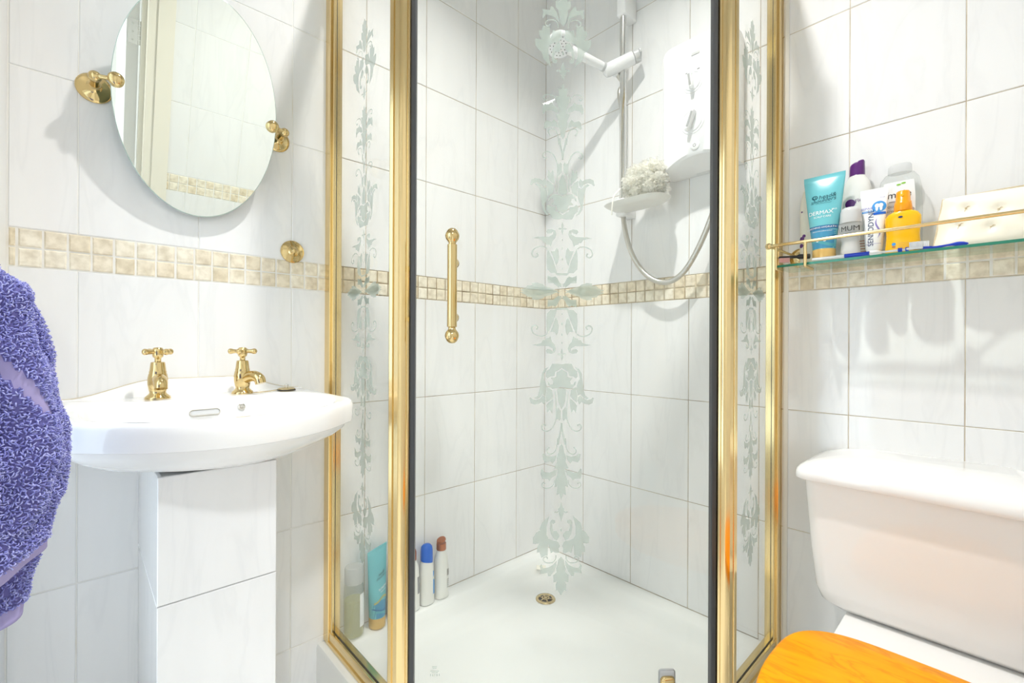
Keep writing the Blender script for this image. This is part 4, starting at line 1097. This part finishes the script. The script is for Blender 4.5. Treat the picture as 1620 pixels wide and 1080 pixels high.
# yellow sun spray
t = thing('sun_spray', 'yellow waisted sun lotion spray with orange nozzle cap', 'spray bottle', (-0.075, -1.1045, ZS), RB)
B = Bottle([(0, 0.0255, 0.013, 2.6), (0.003, 0.0285, 0.016, 2.6), (0.012, 0.0295, 0.0165, 2.6), (0.030, 0.0280, 0.016, 2.6), (0.042, 0.0272, 0.0155, 2.6), (0.056, 0.0285, 0.016, 2.6), (0.070, 0.0300, 0.0165, 2.6), (0.080, 0.0295, 0.0165, 2.6), (0.088, 0.0245, 0.015, 2.4), (0.093, 0.0150, 0.0125, 2.1)])
b = obj('bottle_body', B.mesh(56), 'yellow_plastic', t, True, 60)
flat('emblem', B.disc(-0.002, 0.078, 0.0038, 0.0021), 'navy_print', b)
flat('emblem', B.disc(-0.013, 0.022, 0.0034, 0.0034), 'sky_print', b); flat('emblem', B.disc(-0.013, 0.016, 0.0034, 0.0016), 'copper_cap', b)
for k in range(4): flat('fine_print', B.patch(-0.005, 0.012, 0.012+0.0036*k, 0.0126+0.0036*k, 0.0006, 4, 1), 'gold_cap', b)
c = obj('spray_cap', lathe(bmesh.new(), [(0, 0.0925), (0.0152, 0.0925), (0.0155, 0.094), (0.0150, 0.105), (0.0138, 0.1125), (0.0125, 0.1135), (0.0115, 0.133), (0.0100, 0.135), (0, 0.1352)], 36), 'orange_plastic', t, True, 50)
obj('nozzle', lathe(bmesh.new(), [(0.0028, 0.010), (0.0028, 0.0128), (0.0015, 0.0130), (0, 0.0126)], 12, Matrix.Translation((0, 0, 0.125)) @ Matrix.Rotation(R(90), 4, 'X')), 'yellow_plastic', c, True)
# quilted cream case leaning on the wall
def quilt():
    t = thing('quilted_case', 'cream tufted satin case lying at the right end of the shelf', 'case', (-0.062, -1.152, ZS), RB)
    nx, nz = 44, 22; W_, H_ = 0.235, 0.112
    tuft = [(0.040, 0.082), (0.088, 0.070), (0.034, 0.048), (0.080, 0.036), (0.135, 0.080), (0.130, 0.045), (0.180, 0.070), (0.178, 0.035)]
    F_, K_ = [], []
    for j in range(nz+1):
        for i in range(nx+1):
            u_, v_ = i/nx, j/nz; x = u_*W_-0.000; z = v_*H_
            e = min(u_, 1-u_, v_, 1-v_); puff = 0.017*(1-math.exp(-e*14))
            for tx, tz in tuft:
                d = math.hypot(x-tx, z-tz); puff -= 0.008*math.exp(-(d/0.009)**2)
            puff += 0.0015*math.sin(z*120+x*30)
            lean = 0.036*v_; sx = x+0.012*v_*(1-u_)
            F_.append((sx, -puff+lean-0.012, z+0.001)); K_.append((sx, puff*0.6+lean-0.012+0.0005, z+0.001))
    vs_ = F_+K_; n0 = len(F_); fs = []
    for j in range(nz):
        for i in range(nx):
            a = j*(nx+1)+i; fs.append((a, a+1, a+nx+2, a+nx+1)); b2 = a+n0; fs.append((b2, b2+nx+1, b2+nx+2, b2+1))
    me = bpy.data.meshes.new('case_body'); me.from_pydata(vs_, [], fs)
    b = link('case_body', me, 'cream_quilt', t, True)
    for k, (tx, tz) in enumerate(tuft):
        v_ = tz/H_; c = Vector((tx+0.012*v_*(1-tx/W_), -0.0095+0.036*v_-0.012, tz+0.001))
        bm = sph(bmesh.new(), c, 0.0022, 8)
        for dx, dz in ((-0.003, -0.012), (0.006, 0.002), (0.004, 0.003)):
            tube(bm, [c, c+Vector((dx*0.5, -0.003, dz*0.5)), c+Vector((dx, -0.004, dz))], 0.0006, 5)
        obj('tuft', bm, 'piping_tan', t, True)
    bm = tube(bmesh.new(), [(0.0, -0.0122, 0.002), (0.006, 0.006, 0.055), (0.0118, 0.0238, 0.111), (0.10, 0.0242, 0.1135), (0.232, 0.0242, 0.1135)], 0.0016, 8)
    obj('piping', bm, 'piping_tan', t, True)
quilt()
# toothbrushes
def brush(label, p0, p1, mats, head_at_end, hlen=0.028, curve=0.0, bh=0.010, band=None, up=True, fat=1.0):
    p0, p1 = Vector(p0), Vector(p1); d = p1-p0; ln = d.length
    t = thing('toothbrush', label, 'toothbrush', p0, math.atan2(d.y, d.x), 'toothbrushes on the glass shelf')
    hm, sm_, bmm = mats
    def zc(s): return 0.0042+curve*math.sin(PI*min(1, s*1.15))
    neck = 0.62
    path = [Vector((ln*s, 0, zc(s))) for s in [i/24 for i in range(25)]]
    bm = tube(bmesh.new(), path, lambda s: fat*(0.0040 if s < neck-0.1 else (0.0040-0.0018*sm((s-neck+0.1)/0.15) if s < 0.82 else 0.0024)), 10)
    h = obj('handle', bm, hm, t, True)
    hd_ = bx(ln-0.004, ln+hlen, -0.0055, 0.0055, zc(1)-0.0020, zc(1)+0.0025, bevel=0.0015)
    obj('head', hd_, sm_, t, True)
    bm = bmesh.new(); sgn = 1 if up else -1
    for i in range(8):
        for j in range(3):
            x = ln+0.001+hlen*0.9*i/8; y = -0.0038+0.0038*j
            z0 = zc(1)+sgn*0.002
            lathe(bm, [(0.0013, min(z0, z0+sgn*bh)), (0.0015, max(z0, z0+sgn*bh))], 6, Matrix.Translation((x+0.0012, y, 0)))
    o = obj('bristles', bm, bmm, t); o['kind'] = 'stuff'
    if band:
        for a, b_, mt in band:
            obj('grip', tube(bmesh.new(), [(ln*a, 0, zc(a)), (ln*(a+b_)/2, 0, zc((a+b_)/2)), (ln*b_, 0, zc(b_))], 0.0048, 12), mt, t, True)
    return t
brush('white toothbrush with a blue grip lying along the shelf front', (-0.1135, -0.948, ZS+0.001), (-0.1095, -1.118, ZS+0.001), ('white_plastic', 'white_plastic', 'bristle_white'), True, 0.022, 0.0, 0.011,
      [(0.36, 0.62, 'blue_plastic'), (0.90, 0.94, 'blue_plastic'), (0.97, 1.0, 'blue_plastic')])
brush('blue toothbrush with upturned white bristles below the yellow spray', (-0.066, -1.236, ZS+0.001), (-0.1005, -1.148, ZS+0.001), ('blue_plastic', 'blue_plastic', 'bristle_white'), True, 0.026, 0.004, 0.011)
brush('black toothbrush with pink bristles at the left end of the shelf', (-0.088, -0.936, ZS+0.014), (-0.108, -0.900, ZS+0.020), ('hair_black', 'hair_black', 'bristle_pink'), True, 0.024, 0.0, 0.010, None, False, 1.5)

# ------------------------------------------------------------------ bottles on the tray rim
ZR = RIM-0.001
t = thing('gel_bottle', 'clear bottle of yellow shower gel nearest the gold wall channel', 'bottle', (-0.803, -0.036, ZR), 0)
B = Bottle([(0, 0.022, 0.022, 2.2), (0.003, 0.0265, 0.0255, 2.3), (0.10, 0.0265, 0.0255, 2.3), (0.135, 0.0250, 0.0245, 2.2), (0.147, 0.0225, 0.0225, 2)])
b = obj('bottle_body', B.mesh(), 'clear_plastic', t, True)
obj('gel', Bottle([(0.003, 0.0225, 0.0215, 2.2), (0.005, 0.0240, 0.0230, 2.3), (0.100, 0.0240, 0.0230, 2.3)]).mesh(), 'liquid_yellow', b, True)
flat('label', B.patch(0.006, 0.024, 0.03, 0.118, 0.0005, 8, 4), 'white_print', b)
obj('cap', lathe(bmesh.new(), [(0, 0.146), (0.0245, 0.146), (0.0250, 0.148), (0.0245, 0.184), (0.022, 0.189), (0, 0.1895)], 32), 'frosted_plastic', t, True, 50)
teal_tube('turquoise squeeze tube with gold cap standing inside the shower', (-0.736, -0.040, ZR), R(24), False, 0.222)
def slim(label, x, cap, capmat, H=0.150, w=0.0235):
    t = thing('shampoo_bottle', label, 'bottle', (x, -0.036, ZR), 0, 'bottles along the shower wall')
    B = Bottle([(0, w*0.88, 0.017, 2.6), (0.003, w, 0.020, 2.6), (H*0.55, w*0.98, 0.020, 2.6), (H*0.85, w*0.84, 0.0175, 2.4), (H*0.96, w*0.60, 0.0135, 2.1), (H, w*0.52, 0.012, 2)])
    b = obj('bottle_body', B.mesh(), 'pearl_plastic', t, True)
    return t, B, b
t, B, b = slim('white bottle half hidden behind the gold corner post in the shower', -0.676, None, None)
obj('cap', lathe(bmesh.new(), [(0, 0.149), (0.014, 0.149), (0.014, 0.166), (0, 0.168)], 24), 'white_plastic', t, True)
t, B, b = slim('white bottle with a dark red cap beside the black door seal', -0.622, None, None)
obj('cap', lathe(bmesh.new(), [(0, 0.149), (0.0135, 0.149), (0.0135, 0.172), (0.012, 0.178), (0, 0.180)], 24), 'copper_cap', t, True)
flat('print', B.patch(0.008, 0.020, 0.05, 0.10, 0.0006, 4, 2), 'grey_print', b)
t, B, b = slim('white bottle with a bright blue domed cap in the shower', -0.570, None, None, 0.142)
bm = bmesh.new(); cs = lambda f, z, k=0.0: [(x, y, z+k*x) for x, y, _ in supr(0.0185*f, 0.0165*f, 2.3, 32)]
loft(bm, [cs(1.0, 0.128, -0.25), cs(1.02, 0.140, -0.2), cs(1.0, 0.162), cs(0.9, 0.174), cs(0.6, 0.180), cs(0.1, 0.182)])
obj('cap', bm, 'blue_cap', t, True, 60)
flat('print', B.patch(0.012, 0.0215, 0.03, 0.10, 0.0006, 4, 2), 'sky_print', b)
t, B, b = slim('tall white bottle with an open copper flip cap in the shower', -0.516, None, None, 0.150)
bm = lathe(bmesh.new(), [(0, 0.149), (0.0150, 0.149), (0.0155, 0.151), (0.0150, 0.169), (0, 0.170)], 30)
c = obj('cap', bm, 'copper_cap', t, True, 50)
o = obj('flip_lid', lathe(bmesh.new(), [(0, 0), (0.0148, 0), (0.0150, 0.003), (0.0135, 0.0055), (0, 0.006)], 30), 'copper_cap', c, True, 50)
o.matrix_local = Matrix.Translation((0.001, 0.001, 0.1755)) @ Matrix.Rotation(R(-22), 4, 'Y')
for k in range(7): flat('barcode', B.patch(0.0085+0.0014*k, 0.0092+0.0014*k, 0.070, 0.090, 0.0007, 1, 2), 'black_print', b)
for k in range(5): flat('fine_print', B.patch(0.0085, 0.017, 0.032+0.006*k, 0.0345+0.006*k, 0.0007, 3, 1), 'grey_print', b)

# ------------------------------------------------------------------ toilet
CY0 = -0.930; CYC = -1.150
t = thing('toilet', 'white close-coupled toilet with an orange wooden seat lid', 'toilet', (0, CYC, 0), R(-90))
# local x = along the wall (left to right), -y = out from the wall
def rrect(hw, y0, y1, r, z, n=8, kfront=0.0):
    P = []
    for cx, cy, a0 in ((hw-r, y1-r, 0), (-hw+r, y1-r, 90), (-hw+r, y0+r, 180), (hw-r, y0+r, 270)):
        for k in range(n+1):
            a = R(a0+90*k/n); P.append((cx+r*math.cos(a), cy+r*math.sin(a), z))
    out = []
    for i, p in enumerate(P):
        out.append(p)
    return out
HWc = 0.2075
bm = bmesh.new()
loft(bm, [rrect(HWc-0.085, -0.130, -0.025, 0.030, 0.400), rrect(HWc-0.050, -0.155, -0.012, 0.035, 0.402), rrect(HWc-0.030, -0.168, -0.007, 0.036, 0.415), rrect(HWc-0.022, -0.173, -0.006, 0.034, 0.440),
          rrect(HWc-0.014, -0.178, -0.006, 0.030, 0.53), rrect(HWc-0.005, -0.185, -0.006, 0.028, 0.668), rrect(HWc-0.005, -0.185, -0.006, 0.028, 0.676)])
obj('cistern', bm, 'ceramic_warm', t, True, 40)
def lidl(e, z, dome=0.0):
    P = rrect(HWc+0.010-e, -0.204+e, -0.006+min(e, 0.004), 0.030, z)
    return [(x, y, zz+dome*(1-(x/(HWc+0.01))**2)) for x, y, zz in P]
bm = bmesh.new()
loft(bm, [lidl(0.010, 0.6765), lidl(0.002, 0.6775), lidl(0.0, 0.680), lidl(0.001, 0.692), lidl(0.003, 0.698, 0.001), lidl(0.008, 0.704, 0.003), lidl(0.016, 0.709, 0.006), lidl(0.030, 0.7135, 0.010), lidl(0.055, 0.717, 0.013), lidl(0.09, 0.7185, 0.014)])
obj('cistern_lid', bm, 'ceramic', t, True, 60)
# pan
def pan(hw, yb, yf, z, e=2.3, n=56):
    P = []; cy = (yb+yf)/2
    for i in range(n):
        a = 2*PI*i/n; c, s = math.cos(a), math.sin(a)
        ex = 5.0 if s > 0 else e
        x = hw*math.copysign(abs(c)**(2/ex), c); y = cy+(yb-yf)/2*math.copysign(abs(s)**(2/ex), s)
        x *= 1-0.34*sm((y+0.40)/0.17)
        P.append((x, y, z))
    return P
bm = bmesh.new()
loft(bm, [pan(0.11, -0.10, -0.52, 0.0), pan(0.105, -0.10, -0.51, 0.02), pan(0.095, -0.09, -0.50, 0.16), pan(0.120, -0.06, -0.56, 0.26), pan(0.170, -0.04, -0.655, 0.35), pan(0.178, -0.035, -0.668, 0.372), pan(0.178, -0.035, -0.668, 0.386), pan(0.172, -0.04, -0.660, 0.391)])
obj('pan', bm, 'ceramic', t, True, 50)
obj('hinge_deck', bx(-0.128, 0.150, -0.300, -0.040, 0.3895, 0.3985, bevel=0.003), 'ceramic', t, True)
def seatl(f, z, b0=-0.305):
    P = []; n = 72; hw = 0.178*f; yb, yf = b0-0.003*(1-f)*20, -0.725+0.175*(1-f)
    mid = -0.47
    for i in range(n):
        a = 2*PI*i/n; c, s = math.cos(a), math.sin(a)
        if s > 0: ex = 3.4; y = mid+(yb-mid)*abs(s)**(2/ex)
        else: ex = 2.1; y = mid-(mid-yf)*abs(s)**(2/ex)
        P.append((hw*math.copysign(abs(c)**(2/ex), c), y, z))
    return P
bm = bmesh.new(); loft(bm, [seatl(0.985, 0.3920), seatl(1.0, 0.394), seatl(1.0, 0.408), seatl(0.985, 0.410)])
obj('seat', bm, 'orange_pine', t, True, 60)
bm = bmesh.new(); loft(bm, [seatl(0.985, 0.4115), seatl(1.0, 0.414), seatl(1.0, 0.424), seatl(0.99, 0.429), seatl(0.965, 0.431), seatl(0.5, 0.4315)])
sl_ = obj('seat_lid', bm, 'orange_pine', t, True, 60); sl_['label'] = 'orange varnished pine lid'
for x in (-0.075, 0.075):
    bm = tube(bmesh.new(), [(x-0.02, -0.296, 0.413), (x+0.02, -0.296, 0.413)], 0.008, 14); box(bm, x-0.012, x+0.012, -0.300, -0.278, 0.3988, 0.410, bevel=0.002)
    obj('hinge', bm, 'brass_polished', t, True)
# white sealant bead down the right channel
tag(obj('trim_3', bx(-0.007, -0.0045, -0.868, -0.857, RIM+0.001, ZT, bevel=0.001), 'silicone'), 'white sealant bead along the right shower channel', 'sealant', kind='structure')
